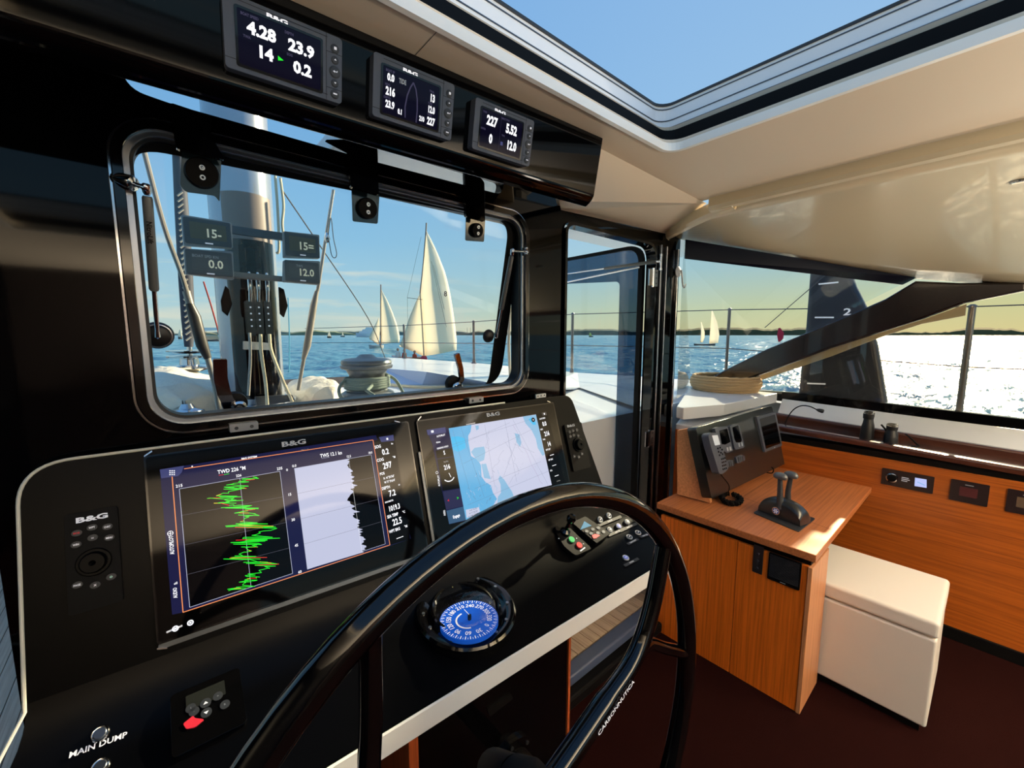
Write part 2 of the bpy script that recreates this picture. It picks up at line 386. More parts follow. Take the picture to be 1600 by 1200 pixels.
# windscreen glass from the post to the pillar
w3 = thing('window_3', (2.9, 1.1, 1.1)); struct(w3)
c = [V((2.292, 1.2, 1.18)), V((3.46, 1.69, 1.085)), V((3.46, .37, 1.885)), V((2.292, 1.2, 2.075))]
b = MB(); off = V((.004, .006, 0)); b.add(c + [p + off for p in c], [[0, 1, 3], [1, 2, 3], [4, 5, 7], [5, 6, 7], [0, 1, 5, 4], [1, 2, 6, 5], [2, 3, 7, 6], [3, 0, 4, 7]], glass('windscreen glass', (.93, .97, .98, 1))); b.build('glass_pane', w3)
def lerp(p, q, t): return p + (q - p) * t
c2 = [lerp(c[3], c[0], .115), lerp(c[2], c[1], .045), c[2], c[3]]
b = MB(); b.prism([p - off * 2 for p in c2], [p - off for p in c2], mat('blue black header', (16, 18, 34), .25, spec=.12)); b.build('header_band', w3)
# ---- ceiling
CZ = 2.15
hx0, hx1, hy0, hy1 = -1.2, 1.345, -1.1, .775
b = MB(); fz = FZ(CZ)
b.holed(fz, [(-1.0, 3.2), (-1.0, -1.26), (1.0, -1.26), (1.3, -.93), (1.93, -.95), (1.93, 3.2)], [rrect(-.55, -hy1, hx1, 1.2, .06)], FABRIC, -.03, 0)
struct(b.build('ceiling', smooth=False))
# forward soffit: slopes from the flat ceiling down to the bulkhead, beside the instrument box
b = MB()
A1 = [onY(940, 232, .9), onY(905, 318, 1.04), onY(1056, 357, 1.2), V((2.06, 1.19, 2.075)), V((1.985, .935, 2.15)), V((1.15, .9, 2.15))]
A1 = [V((1.13, .90, 2.152)), V((1.02, .96, 1.975)), V((1.30, 1.215, 2.055)), V((2.12, 1.215, 2.085)), V((1.985, .94, 2.152))]
b.add(A1, [[0, 1, 2, 3, 4]], FABRIC); b.add([p + V((0, .02, .02)) for p in A1], [[0, 1, 2, 3, 4]], FABRIC)
struct(b.build('trim_10'))
# side ceiling: curved, glossier, falling to the pillar header
b = MB(); rows = []
def hz(x, y): return 1.84 if y < .3 else 1.86
yy = [-3.2, -2, -1.2, -.5, -.05, .2, .37, .6, .9, 1.22]
for y in yy:
    xe = 3.46 if y <= .37 else 3.46 - (y - .37) / .85 * (3.46 - 2.27)
    ze = (1.795 if y <= -.05 else 1.795 + (y + .05) / .42 * .085) if y <= .37 else 1.88 + (y - .37) / .85 * .20
    xs0 = 1.935 if y < .75 else 1.935 + (y - .75) * .33
    za = 2.10 if y < .75 else 2.10 - (y - .75) * .03
    r = []
    for i in range(11):
        t = i / 10; x = xs0 + (xe - xs0) * t; z = za + (ze - za) * (t ** 1.6) + (.035 * sin(pi * t) if y < .6 else .01 * sin(pi * t))
        r.append(V((x, y, z)))
    rows.append(r)
vs = [p for r in rows for p in r]; fc = [[i * 11 + j, i * 11 + j + 1, (i + 1) * 11 + j + 1, (i + 1) * 11 + j] for i in range(len(rows) - 1) for j in range(10)]
b.add(vs, fc, CEILG); o = b.build('ceiling', smooth=True); struct(o)
md = o.modifiers.new('thick', 'SOLIDIFY'); md.thickness = .02; md.offset = 1
# downstand lip between flat ceiling and side ceiling
path = [V((1.925, -3.2, 2.115)), V((1.925, .55, 2.115)), V((1.945, .8, 2.105)), V((2.0, .98, 2.09)), V((2.11, 1.2, 2.07))]
path = smoothpath(path, 6)
b = MB(); lo = []
for p in path:
    lo.append([p + V((dx, 0, dz)) for dx, dz in ((-.018, .045), (-.022, .0), (-.012, -.014), (.01, -.018), (.022, -.008), (.022, .045))])
for l0, l1 in zip(lo, lo[1:]):
    n = len(l0); b.add(l0 + l1, [[i, (i + 1) % n, n + (i + 1) % n, n + i] for i in range(n)], CEILG)
b.add(lo[0], [list(range(6))], CEILG); b.add(lo[-1], [list(range(6))], CEILG)
struct(b.build('trim_11', smooth=True))
# ---- roof hatch: white trim lip, black gap, light coaming with fine grooves
h = thing('roof_hatch', (1.345, .775, CZ), 'open sliding roof hatch with pale grooved coaming and black seal', 'hatch')
def hatch_ring(name, d, z0, z1, m, w=.02, r=.05):
    """frame whose inner opening lies d outside the ceiling opening"""
    o_ = rrect(-.57 - d - w, -(hy1 + d + w), hx1 + d + w, 1.22 + d + w, r + w); i_ = rrect(-.57 - d, -(hy1 + d), hx1 + d, 1.22 + d, r)
    b = MB(); b.holed(FZ(z0), o_, [i_], m, -(z1 - z0), 0); return b.build(name, h)
hatch_ring('trim_lip', -.012, 2.142, 2.166, CREAM, .014, .045)
hatch_ring('seal', .02, 2.17, 2.225, MATTE, .12, .04)
hatch_ring('slide_rail', .045, 2.226, 2.25, mat('tan rail', (186, 172, 150), .4), .06, .045)
PALE = mat('pale grey lacquer', (236, 240, 244), .3, coat=.3)
o = hatch_ring('coaming', .085, 2.25, 2.342, PALE, .06, .05)
for k, z in enumerate((2.268, 2.292, 2.33)):
    hatch_ring('groove', .083, z, z + .003, DALU, .004, .05)
hatch_ring('top_edge', .08, 2.342, 2.349, DGREY, .03, .05)
# finger pull on the starboard rail
b = MB(); g = V((1.375, .155, 2.168)); n0 = 14
prof = [(1.352, .30 - i * .022, 2.178 + 0) for i in range(n0)]
path = [V((1.40, .205 - .012 * i, 2.182 - .018 * sin(pi * i / 12))) for i in range(13)]
b.tube(path, [.004 + .009 * sin(pi * i / 12) for i in range(13)], CREAM, 10); b.build('finger_pull', h, smooth=True)
# ---- recessed lights in the side ceiling
def ceiling_z(x, y):
    t = (x - 1.935) / (3.46 - 1.935); return 2.10 + (1.80 - 2.10) * t ** 1.6 + .035 * sin(pi * t)
for (px_, py_, r, lab) in ((1598, 283, .032, 'round chrome-rimmed recessed light in the side ceiling at the frame edge'), (1285, 383, .012, 'tiny dark oval fitting in the side ceiling above the side window')):
    best = None
    for i in range(200):
        x = 1.95 + i * .0075; p = onX(px_, py_, x); e = abs(p.z - ceiling_z(x, p.y))
        if best is None or e < best[0]: best = (e, p)
    p = best[1]; lt = thing('recessed_light' if r > .02 else 'ceiling_fitting', p, lab, 'light' if r > .02 else 'fitting')
    b = MB(); b.lathe(p + V((0, 0, .004)), (.12, 0, -1), [(0, r), (.006, r), (.008, r * .86), (.004, r * .8)], CHR if r > .02 else DALU); b.build('rim', lt, smooth=True)
    b = MB(); b.lathe(p + V((0, 0, .002)), (.12, 0, -1), [(0, r * .8), (.006, r * .78)], glow('lamp lens', (255, 236, 200), .8) if r > .02 else MATTE); b.build('lens', lt)
#@@CONSOLE
# ================================================================== HELM CONSOLE
yaw = -.0523; tl = .312
u0 = V((cos(yaw), sin(yaw), 0)); nn = V((-sin(yaw), cos(yaw), 0)); dn = V((0, 0, -cos(tl))) - nn * sin(tl)
PC = V((-.0123, 1.1717, 1.2522))
fc0 = Fr(PC, u0, dn)          # plane of the console face
con = thing('helm_console', (.55, 1.1, .70), 'large black helm console with cream edge trim in front of the hinged window', 'console')
out_ = None
fold = .395
out_ = [(-.205, fold), (-.205, -.05), (1.285, -.058), (1.352, .29), (1.372, fold)]
b = MB(); b.plate(fc0, rpoly(out_, [0, .075, .04, .0, 0], 8), SATIN, -.045, 0); b.build('fascia', con, bevel=.004)
# lower shelf: concave fillet then slope to the front edge
strip_a = V((-.42, .772, .742)); sdir = (V((1.366, .718, .742)) - V((.317, .75, .742))).normalized()
s0 = V((.317, .75, .742)) - sdir * .75; s1 = V((1.366, .718, .742)) + sdir * .035
def shelf_sec(t):
    """profile from console face to the front edge, t 0..1 along the width"""
    a = -.205 + t * 1.577; top_ = fc0.pt(a, fold - .022, .0005); mid = fc0.pt(a + .085 * t ** 6, fold + .072, .004)
    e = s0 + (s1 - s0) * ((a + .205) / 1.577 * .999 + 0) if False else None
    fx = s0.x + (s1.x - s0.x) * t; e = V((fx, s0.y + (s1.y - s0.y) * t, .742))
    k = mid + (e - mid) * .38; P = []
    for j in range(9):
        s = j / 8; P.append(top_ * (1 - s) ** 2 + mid * 2 * s * (1 - s) + k * s ** 2)
    P.append(lerp(k, e, .5)); P.append(e)
    return P
s0 = V((-.40, .775, .742))
b = MB(); secs = [shelf_sec(i / 12) for i in range(13)]; n = len(secs[0])
vs = [p for s in secs for p in s] + [p - V((0, -.01, .04)) for s in secs for p in s]; k = 13 * n
fcs = []
for i in range(12):
    for j in range(n - 1):
        a = i * n + j; fcs.append([a, a + 1, a + n + 1, a + n]); fcs.append([k + a, k + a + 1, k + a + n + 1, k + a + n])
for j in range(n - 1):
    fcs.append([j, j + 1, k + j + 1, k + j]); a = 12 * n + j; fcs.append([a, a + 1, k + a + 1, k + a])
for i in range(12):
    a = i * n + n - 1; fcs.append([a, a + n, k + a + n, k + a]); a = i * n; fcs.append([a, a + n, k + a + n, k + a])
b.add(vs, fcs, SATIN); b.build('shelf', con, smooth=True)
e0 = secs[0][-1]; e1 = secs[-1][-1]; d_ = (e1 - e0).normalized(); nrm = V((d_.y, -d_.x, 0))
b = MB(); q = lambda p, o_, z: p + nrm * o_ + V((0, 0, z))
b.prism([q(e0, .004, .001), q(e1, .004, .001), q(e1, .009, -.002), q(e0, .009, -.002)], [q(e0, .004, -.042), q(e1, .004, -.042), q(e1, .021, -.040), q(e0, .021, -.040)], CREAM)
b.prism([q(e0, -.02, -.002), q(e1, -.02, -.002), q(e1, .006, -.002), q(e0, .006, -.002)], [q(e0, -.02, -.041), q(e1, -.02, -.041), q(e1, .006, -.041), q(e0, .006, -.041)], MATTE)
b.build('edge_strip', con, bevel=.002)['label'] = 'cream front edge strip'
# cream bead round the left and top edge
pth = [secs[0][-1] + V((0.0, 0, 0)), secs[0][-2], secs[0][-3], fc0.pt(-.207, fold - .01, .002), fc0.pt(-.207, .1, .002), fc0.pt(-.207, .03, .002)]
arc = rpoly([(-.207, .2), (-.207, -.052), (.3, -.053)], [0, .078, 0], 10)[1:-1]
pth = pth[:4] + [fc0.pt(a, bb, .002) for a, bb in arc] + [fc0.pt(.95, -.0575, .002)]
b = MB(); b.tube(pth, .0032, mat('ivory bead', (226, 222, 204), .35), 8); b.build('edge_bead', con, smooth=True)['label'] = 'ivory edge bead'
# pedestal under the shelf with teak cheeks
ped = thing('steering_pedestal', (.75, 1.0, 0), 'black pedestal with teak edges carrying the wheel under the console', 'pedestal')
b = MB(); b.box((.455, .92, 0), (1.05, 1.18, .70), BLK); b.build('body', ped, bevel=.004)
for x in (.425, 1.052): b = MB(); b.box((x, .915, 0), (x + (.028 if x < 1 else .012), 1.18, .70), teak('teak cheek', (120, 50, 22), (172, 84, 44), 2)); b.build('teak_cheek', ped, bevel=.002)['label'] = 'reddish teak edge'
fp = FY(.92)
a_, b_ = fp.px(790, 1100); b = MB(); b.plate(fp, rpoly(PX(fp, [(760, 1106), (797, 1082), (800, 1090), (764, 1118)]), .006), MATTE, 0, .006); b.build('vent_cover', ped, bevel=.002)
a_, b_ = fp.px(800, 1190)
b = MB(); b.disc(fp, a_, b_, .085, BLK, 0, .014, 32); b.disc(fp, a_, b_, .055, MATTE, .014, .05, 28); b.build('hub_flange', ped, bevel=.003)
for g in range(0, 360, 60):
    b = MB(); b.disc(fp, a_ + .07 * cos(radians(g + 20)), b_ + .07 * sin(radians(g + 20)), .006, DALU, .014, .018, 10); b.build('flange_bolt', ped)
# opening to the forward cockpit under the console: black kick panel and padded sill
b = MB(); b.box((1.066, 1.02, -.0), (2.28, 1.10, .055), MATTE); struct(b.build('trim_12', bevel=.01))
b = MB(); b.box((1.066, 1.06, .056), (2.04, 1.125, .105), mat('blue grey sill pad', (62, 74, 100), .5)); struct(b.build('trim_13', bevel=.01, seg=3))

# ------------------------------------------------------------------ chartplotters
BG = 'B&G'
GREEN = glow('green pixels', (40, 235, 50), 1.1); REDP = glow('red pixels', (235, 40, 50), 1.1); YEL = glow('yellow pixels', (235, 220, 60), 1.0)
ORG = glow('orange pixels', (250, 150, 90), 1.1); LAV = glow('lavender pixels', (196, 200, 226), 1.0); GRID = glow('grid pixels', (110, 110, 125), .9); BLKP = glow('black pixels', (5, 5, 9), .6)
NAVL = glow('slate pixels', (66, 70, 116), 1.0)
def logo(b, fr, x, y, hpx, m, wide=1.75, d=.0015):
    a, c = fr.px(x, y); a2, c2 = fr.px(x, y + hpx); b.text(fr, BG, a, c, abs(c2 - c), m, wide=wide, bold=.03, d=d)
def txt(b, fr, t, x, y, hpx, m, wide=.8, bold=.02, d=.0018, align='C', ang=0):
    a, c = fr.px(x, y - hpx / 2); a2, c2 = fr.px(x, y + hpx / 2)
    b.text(fr, t, (a + a2) / 2, (c + c2) / 2, abs(c2 - c), m, wide=wide, bold=bold, d=d, align=align, ang=ang)
def pl(b, fr, pts, m, d): b.flat(fr, PX(fr, pts), m, d)
def ln(b, fr, pts, w, m, d): b.line(fr, PX(fr, pts), w, m, d)

mf = thing('chartplotter', fc0.pt(.27, .33), 'left large chartplotter showing green wind direction trace and pale wind speed graph', 'chartplotter', 'chartplotters on the helm console')
b = MB(); b.plate(fc0, rrect(-.026, -.038, .578, .348, .008), BLK, 0, .010); b.build('bezel', mf, bevel=.003)
b = MB(); b.plate(fc0, rrect(-.024, .348, .578, .358, .003), DALU, 0, .009); b.build('lower_glint_strip', mf, bevel=.003)['label'] = 'grey strip drawing the reflected band below the bezel'  # added strip stands in for the sky reflection under the bezel
fr = fc0.off(.0108)
b = MB(); b.plate(fr, rrect(-.022, -.034, .574, .344, .006), SCRB, -.0008, 0)
C = lambda x, y: (220 + x / 3.636, 660 + y / 3.636)   # zoomed crop coordinates
def Q(*p): return [C(*q) for q in p]
pl(b, fr, Q((108, 268), (1335, 72), (1535, 660), (1420, 700), (240, 1080), (178, 1092)), NAVY, .0004)
pl(b, fr, Q((1325, 104), (1440, 84), (1530, 662), (1418, 696)), BLKP, .0008)
pl(b, fr, Q((1352, 84), (1434, 71), (1438, 104), (1366, 112)), NAVL, .001)
pl(b, fr, Q((108, 268), (246, 246), (232, 285), (212, 305), (116, 318)), NAVL, .0008)
pl(b, fr, Q((219, 378), (790, 278), (862, 858), (278, 1050)), BLKP, .0008)
ln(b, fr, Q((790, 278), (862, 858), (278, 1050), (219, 378), (790, 278)), .0009, LAV, .0012)
pl(b, fr, Q((872, 262), (1308, 184), (1388, 690), (946, 834)), BLKP, .0008)
ln(b, fr, Q((872, 262), (1308, 184), (1388, 690), (946, 834), (872, 262)), .0008, LAV, .0016)
edge = []
for i in range(75):
    t = i / 74; x = 1172 + 90 * t + 12 * sin(t * 9); y = 208 + t * 528
    x += random.choice([-1, 1]) * random.uniform(0, 16) + (random.uniform(20, 60) if random.random() < .10 else 0) - (45 * exp(-((t - .44) / .03) ** 2) if .38 < t < .5 else 0)
    edge.append((x, y))
pl(b, fr, Q((872, 262), (1172, 208), *edge, (1262, 738), (946, 834)), LAV, .0012)
for k in range(1, 4):
    t = k / 4
    ln(b, fr, Q((219 + 59 * t, 378 + 672 * t - 18), (790 + 72 * t, 278 + 580 * t)), .0005, GRID, .0010)
    ln(b, fr, Q((872 + 74 * t, 262 + 572 * t), (1308 + 80 * t, 184 + 506 * t)), .0005, NAVL if False else GRID, .0014)
ln(b, fr, Q((178, 308), (240, 1078), (1414, 696), (1318, 100), (246, 264)), .0016, ORG, .0016)
ln(b, fr, Q((562, 315), (626, 935)), .0007, LAV, .0012)
ln(b, fr, Q((1180, 208), (1255, 735)), .0004, WHT, .0018)
base = [(600, 315), (650, 322), (520, 345), (480, 370), (610, 370), (480, 400), (405, 425), (560, 425), (430, 455), (545, 450), (480, 480), (600, 478), (640, 490), (560, 512), (640, 530), (590, 550), (500, 590), (640, 575), (760, 600), (690, 620), (610, 650), (535, 685), (770, 655), (600, 705), (670, 700), (590, 745), (485, 768), (690, 768), (600, 800), (720, 800), (765, 820), (610, 865), (645, 880), (590, 905), (640, 900), (485, 955), (630, 932)]
zz = []
for (x0, y0), (x1, y1) in zip(base, base[1:]):
    for j in range(3):
        t = (j + random.random() * .6) / 3; cx = x0 + (x1 - x0) * t; cy = y0 + (y1 - y0) * t
        w_ = random.uniform(12, 42); zz += [(cx - w_, cy + random.uniform(0, 12)), (cx + w_, cy - random.uniform(0, 10))]
zz.sort(key=lambda p: p[1] + random.uniform(-5, 5))
for i, (p, q) in enumerate(zip(zz, zz[1:])):
    ln(b, fr, Q(p, q), .0013, REDP if i % 17 == 5 else YEL if i % 23 == 9 else GREEN, .0014 + (i % 3) * .0001)
for t, x, y, h_, wd in (('TWD 226 °M', 516, 270, 21, .8), ('226', 556, 302, 14, .9), ('215', 218, 360, 16, .95), ('235', 788, 262, 15, .9), ('0', 830, 270, 13, 1), ('0.0', 871, 247, 14, .9), ('15', 846, 409, 15, .9), ('30', 865, 552, 15, .9), ('45', 883, 698, 15, .9), ('60', 903, 848, 15, .9),
                    ('TWS 12.1 kn', 1080, 181, 20, .78), ('12.5', 1181, 193, 13, .8), ('18.0', 1303, 172, 12, .8)):
    x, y = C(x, y); txt(b, fr, t, x, y, h_ / 3.636, WHT, wd, .015, .0022)
for t, x, y, h_, wd in (('SOG', 1345, 138, 17, .75), ('0.2', 1388, 166, 32, .72), ('COG', 1359, 213, 17, .75), ('297', 1399, 243, 34, .7), ('POS', 1370, 291, 15, .75), ('N  41°29.763\'', 1408, 311, 13, .62), ('W 71°19.614\'', 1412, 334, 13, .62),
                    ('DEPTH', 1391, 371, 16, .7), ('7.2', 1427, 400, 34, .7), ('BAROMETER', 1410, 448, 9, .7), ('1019.3', 1440, 482, 30, .62), ('SEA TEMP', 1430, 528, 17, .66), ('22.5', 1455, 561, 36, .66), ('WPT BRG', 1440, 612, 17, .66), ('---', 1470, 650, 20, 1.6), ('kn', 1426, 120, 10, .8), ('°M', 1437, 197, 12, .8), ('m', 1466, 353, 10, .9), ('°C', 1492, 508, 13, .8), ('°M', 1504, 590, 14, .8)):
    x, y = C(x, y); txt(b, fr, t, x, y, h_ / 3.636, WHT, wd, .025, .0022, ang=-3)
ln(b, fr, Q((443, 301), (472, 297)), .001, REDP, .0022); ln(b, fr, Q((472, 297), (502, 292)), .001, GREEN, .0022); ln(b, fr, Q((1026, 205), (1070, 198)), .0006, LAV, .0022)
for gx in range(3):
    for gy in range(3):
        a_, b_ = fr.px(*C(166 + gx * 12, 275 + gy * 11)); b.plate(fr, rrect(a_ - .0011, b_ - .0011, a_ + .0011, b_ + .0011, .0003, 1), WHT, .0018, .002)
a_, b_ = fr.px(*C(1399, 94)); b.plate(fr, rrect(a_ - .0025, b_ - .003, a_ + .0025, b_ + .003, .0005, 1), WHT, .0018, .002)
a_, b_ = fr.px(*C(175, 697)); b.text(fr, 'AUTOPILOT', a_, b_, .007, WHT, .7, .02, .002, ang=-90)
a_, b_ = fr.px(*C(168, 630)); b.ring(fr, a_, b_, .0042, .0052, WHT, .002); b.line(fr, [(a_ - .004, b_), (a_ + .004, b_)], .001, WHT, .002); b.line(fr, [(a_, b_ - .004), (a_, b_ + .004)], .001, WHT, .002)
a_, b_ = fr.px(*C(195, 968)); b.text(fr, 'AUDIO', a_, b_, .0065, WHT, .7, .02, .002, ang=-90)
for k in range(3): a_, b_ = fr.px(*C(190 + k * 7, 922 - k * 2)); b.plate(fr, [(a_, b_), (a_ + .0012, b_), (a_ + .0012, b_ - .003 - k * .001), (a_, b_ - .003 - k * .001)], WHT, .0018, .002)
for sx, sy in ((282, 1137), (197, 1170)):
    a_, b_ = fr.px(*C(sx, sy)); b.ring(fr, a_, b_, .0035, .0056, WHT, .002); b.ring(fr, a_, b_, 0.0, .0015, WHT, .002)
    for g in range(0, 360, 60): b.line(fr, [(a_, b_), (a_ + .0045 * cos(radians(g)), b_ + .0045 * sin(radians(g)))], .0009, WHT, .0021)
a_, b_ = fr.px(*C(188, 1172)); b.line(fr, [(a_ - .012, b_ + .002), (a_ + .014, b_ - .001)], .0035, PRNT, .0019)
a_, b_ = fr.px(*C(616, 200)); b.text(fr, 'B&G SYSTEM', a_, b_, .004, WHT, 1, .03, .002)
a_, b_ = fr.px(*C(930, 153)); b.text(fr, 'station  24', a_, b_, .003, PRNTD, 1, .0, .002)
a_, b_ = fr.px(*C(292, 250)); b.disc(fr, a_, b_, .0015, WHT, .001, .002, 10)
b.build('screen', mf)
b = MB(); logo(b, fr, *C(870, 116), 7.4, PRNTD); b.build('logo', mf)['label'] = 'grey maker lettering'

mg = thing('chartplotter', fc0.pt(.9, .33), 'right large chartplotter showing a pale blue and lavender sea chart', 'chartplotter', 'chartplotters on the helm console')
b = MB(); b.plate(fc0, rrect(.602, -.036, 1.176, .352, .008), BLK, 0, .010); b.build('bezel', mg, bevel=.003)
b = MB(); b.plate(fc0, rrect(.594, .06, .602, .352, .003), DALU, 0, .008); b.plate(fc0, rrect(.604, .352, 1.176, .361, .003), DALU, 0, .009); b.build('edge_glint_strip', mg, bevel=.003)['label'] = 'grey strips drawing the reflected bands along the bezel'  # added strips imitate reflected light at the left and lower edges
b = MB(); b.plate(fr, rrect(.606, -.032, 1.172, .348, .006), SCRB, -.0008, 0)
C = lambda x, y: (620 + x * .2125, 600 + y * .2125)
BLUE1 = glow('deep chart blue', (106, 180, 226), 1.0); BLUE2 = glow('mid chart blue', (142, 190, 224), 1.0); CHT = glow('chart white', (204, 208, 232), 1.0); CYAN = glow('cyan pixels', (70, 190, 240), 1.0)
CL = glow('chart line', (110, 120, 150), .9); MAG = glow('magenta line', (170, 130, 180), .9)
pl(b, fr, Q((218, 338), (378, 322), (508, 1003), (384, 1032), (260, 440)), NAVY, .0004)
pl(b, fr, Q((1020, 225), (1106, 204), (1240, 742), (1140, 762)), BLKP, .0004)
pl(b, fr, Q((380, 326), (1022, 224), (1142, 758), (860, 835), (508, 1001)), CHT, .0008)
pl(b, fr, Q((380, 326), (548, 300), (542, 350), (524, 380), (526, 430), (545, 530), (598, 560), (618, 600), (622, 680), (650, 720), (690, 745), (706, 800), (736, 845), (700, 905), (508, 1001)), BLUE1, .001)
pl(b, fr, Q((400, 390), (450, 385), (500, 400), (505, 470), (450, 500), (410, 480)), CYAN, .0011)
pl(b, fr, Q((545, 500), (570, 470), (640, 460), (650, 500), (640, 560), (600, 575), (575, 545)), BLUE2, .0012)
pl(b, fr, Q((620, 590), (655, 585), (665, 620), (690, 700), (640, 690)), BLUE2, .0012)
pl(b, fr, Q((757, 672), (790, 705), (815, 745), (845, 790), (862, 834), (735, 905), (742, 830), (765, 800), (762, 740), (745, 700)), BLUE2, .0011)
pl(b, fr, Q((575, 308), (600, 304), (602, 330), (584, 342)), BLUE2, .0011)
pl(b, fr, Q((866, 362), (900, 370), (915, 430), (905, 462), (880, 430)), BLUE2, .0011)
pl(b, fr, Q((925, 240), (1022, 226), (1045, 330), (1085, 520), (1070, 528), (1035, 470), (1020, 400), (990, 340), (945, 290)), BLUE2, .0011)
pl(b, fr, Q((968, 262), (985, 246), (1010, 250), (1022, 300), (1000, 300)), CYAN, .0012)
for i in range(46):
    x = random.uniform(500, 740); y = random.uniform(620, 940)
    if y < 1001 - (x - 508) * .5 - 25: ln(b, fr, Q((x, y), (x + random.uniform(-12, 18), y + random.uniform(8, 34))), .0009, random.choice([BLUE2, CHT, CL]), .0013)
for seg in [((405, 470), (830, 285)), ((490, 585), (1000, 330)), ((570, 770), (1060, 570)), ((395, 450), (1015, 250)), ((520, 890), (1115, 640)), ((410, 340), (545, 820)), ((470, 320), (640, 830)), ((900, 365), (785, 675)), ((1010, 505), (860, 440)), ((645, 300), (720, 760)), ((790, 260), (880, 720)), ((850, 260), (1110, 740))]:
    ln(b, fr, Q(*seg), .0005, CL, .0014)
for k in range(9):
    x, y = random.uniform(560, 950), random.uniform(290, 640); P = [(x, y)]
    for j in range(7): x += random.uniform(-22, 26); y += random.uniform(8, 34); P.append((x, y))
    if y < 760: ln(b, fr, Q(*P), .0004, CL, .0014)
P = [(850, 300)]
for j in range(16): P.append((P[-1][0] + random.uniform(8, 22), P[-1][1] + random.uniform(20, 32)))
ln(b, fr, Q(*[p for p in P if p[1] < 745]), .0006, MAG, .0014)
for k in range(60):
    x, y = random.uniform(560, 1080), random.uniform(300, 780)
    if y < 700 - (x - 1080) * -.0: a_, b_ = fr.px(*C(x, y)); b.plate(fr, [(a_, b_), (a_ + .001, b_), (a_ + .001, b_ + .001), (a_, b_ + .001)], CL, .0013, .0015)
a_, b_ = fr.px(*C(1001, 264)); b.disc(fr, a_, b_, .0085, glow('dial pixels', (24, 28, 40), 1), .0014, .0018, 20); b.ring(fr, a_, b_, .0, .002, WHT, .002)
pl(b, fr, Q((505, 925), (602, 905), (615, 955), (512, 985)), CHT, .0016)
for i, s_ in enumerate(('N 41°25.321', 'W 71°24.234', '9.5 NM, 203 °M')): x, y = C(560, 922 + i * 21); txt(b, fr, s_, x, y, 2.6, CL, .8, .01, .002, ang=-3)
pl(b, fr, Q((218, 338), (356, 318), (362, 358), (226, 376)), NAVL, .0008)
pl(b, fr, Q((285, 490), (410, 470), (425, 530), (296, 548)), BLKP, .0008)
pl(b, fr, Q((298, 555), (430, 535), (466, 765), (336, 786)), BLKP, .0008)
pl(b, fr, Q((340, 792), (468, 768), (492, 895), (362, 925)), glow('slate tile', (46, 46, 78), 1), .0008)
pl(b, fr, Q((364, 932), (492, 900), (508, 1000), (384, 1030)), glow('steel tile', (60, 92, 124), 1), .0008)
for t, x, y, h_, wd, m in (('AUTOPILOT', 322, 380, 13, .7, WHT), ('<0.0nm', 302, 428, 12, .7, WHT), ('HEADING HOLD', 335, 466, 12, .75, WHT), ('S', 347, 505, 30, .7, WHT), ('Heading', 358, 570, 12, .7, PRNTD), ('216', 367, 610, 34, .72, WHT), ('<', 377, 856, 20, .9, REDP), ('>', 446, 838, 22, .9, GREEN), ('Engage', 436, 970, 22, .72, WHT),
                       ('BOAT SPEED', 1068, 254, 10, .7, WHT), ('0.0', 1082, 292, 32, .7, WHT), ('HDG', 1062, 334, 11, .7, WHT), ('216', 1100, 364, 34, .7, WHT), ('TWA', 1080, 408, 11, .7, WHT), ('14', 1118, 440, 33, .7, WHT), ('WPT DIST', 1110, 482, 12, .62, WHT), ('---', 1137, 518, 22, 1.4, WHT), ('WPT BRG', 1128, 556, 12, .62, WHT), ('---', 1154, 594, 22, 1.4, WHT), ('ETA', 1133, 636, 12, .7, WHT), ('---', 1172, 670, 22, 1.4, WHT), ('11:54 am', 1185, 712, 9, .8, PRNTD)):
    x, y = C(x, y); txt(b, fr, t, x, y, h_ * .2125, m, wd, .025, .0022, ang=-3)
a_, b_ = fr.px(*C(378, 665)); b.ring(fr, a_, b_, .0195, .0225, WHT, .002, g0=35, g1=140); b.line(fr, [(a_ + .002, b_ - .004), (a_ + .007, b_ + .01)], .0018, WHT, .002)
a_, b_ = fr.px(*C(260, 350)); b.plate(fr, rrect(a_ - .004, b_ - .0035, a_ + .004, b_ + .0035, .0008, 1), WHT, .001, .002); b.plate(fr, rrect(a_ - .0028, b_ - .0005, a_ + .0028, b_ + .0005, .0002, 1), NAVL, .002, .0022)
a_, b_ = fr.px(*C(1083, 220)); b.plate(fr, [(a_ - .012, b_ - .006), (a_ + .012, b_ - .006), (a_ + .012, b_ + .006), (a_ - .012, b_ + .006)], DGREY, .0006, .001); b.plate(fr, rrect(a_ - .002, b_ - .0035, a_ + .002, b_ + .0035, .0005, 1), WHT, .001, .002)
a_, b_ = fr.px(*C(293, 652)); b.ring(fr, a_, b_, .0032, .0042, WHT, .002); a_, b_ = fr.px(*C(306, 712)); b.text(fr, 'AUTOPILOT', a_, b_, .006, WHT, .7, .02, .002, ang=-86)
a_, b_ = fr.px(*C(348, 948)); b.text(fr, 'AUDIO', a_, b_, .006, WHT, .6, .02, .002, ang=-86)
ln(b, fr, Q((508, 300), (575, 286)), .002, PRNT, .0019)
b.build('screen', mg)
b = MB(); logo(b, fr, *C(707, 222), 5.4, PRNTD); b.build('logo', mg)['label'] = 'grey maker lettering'
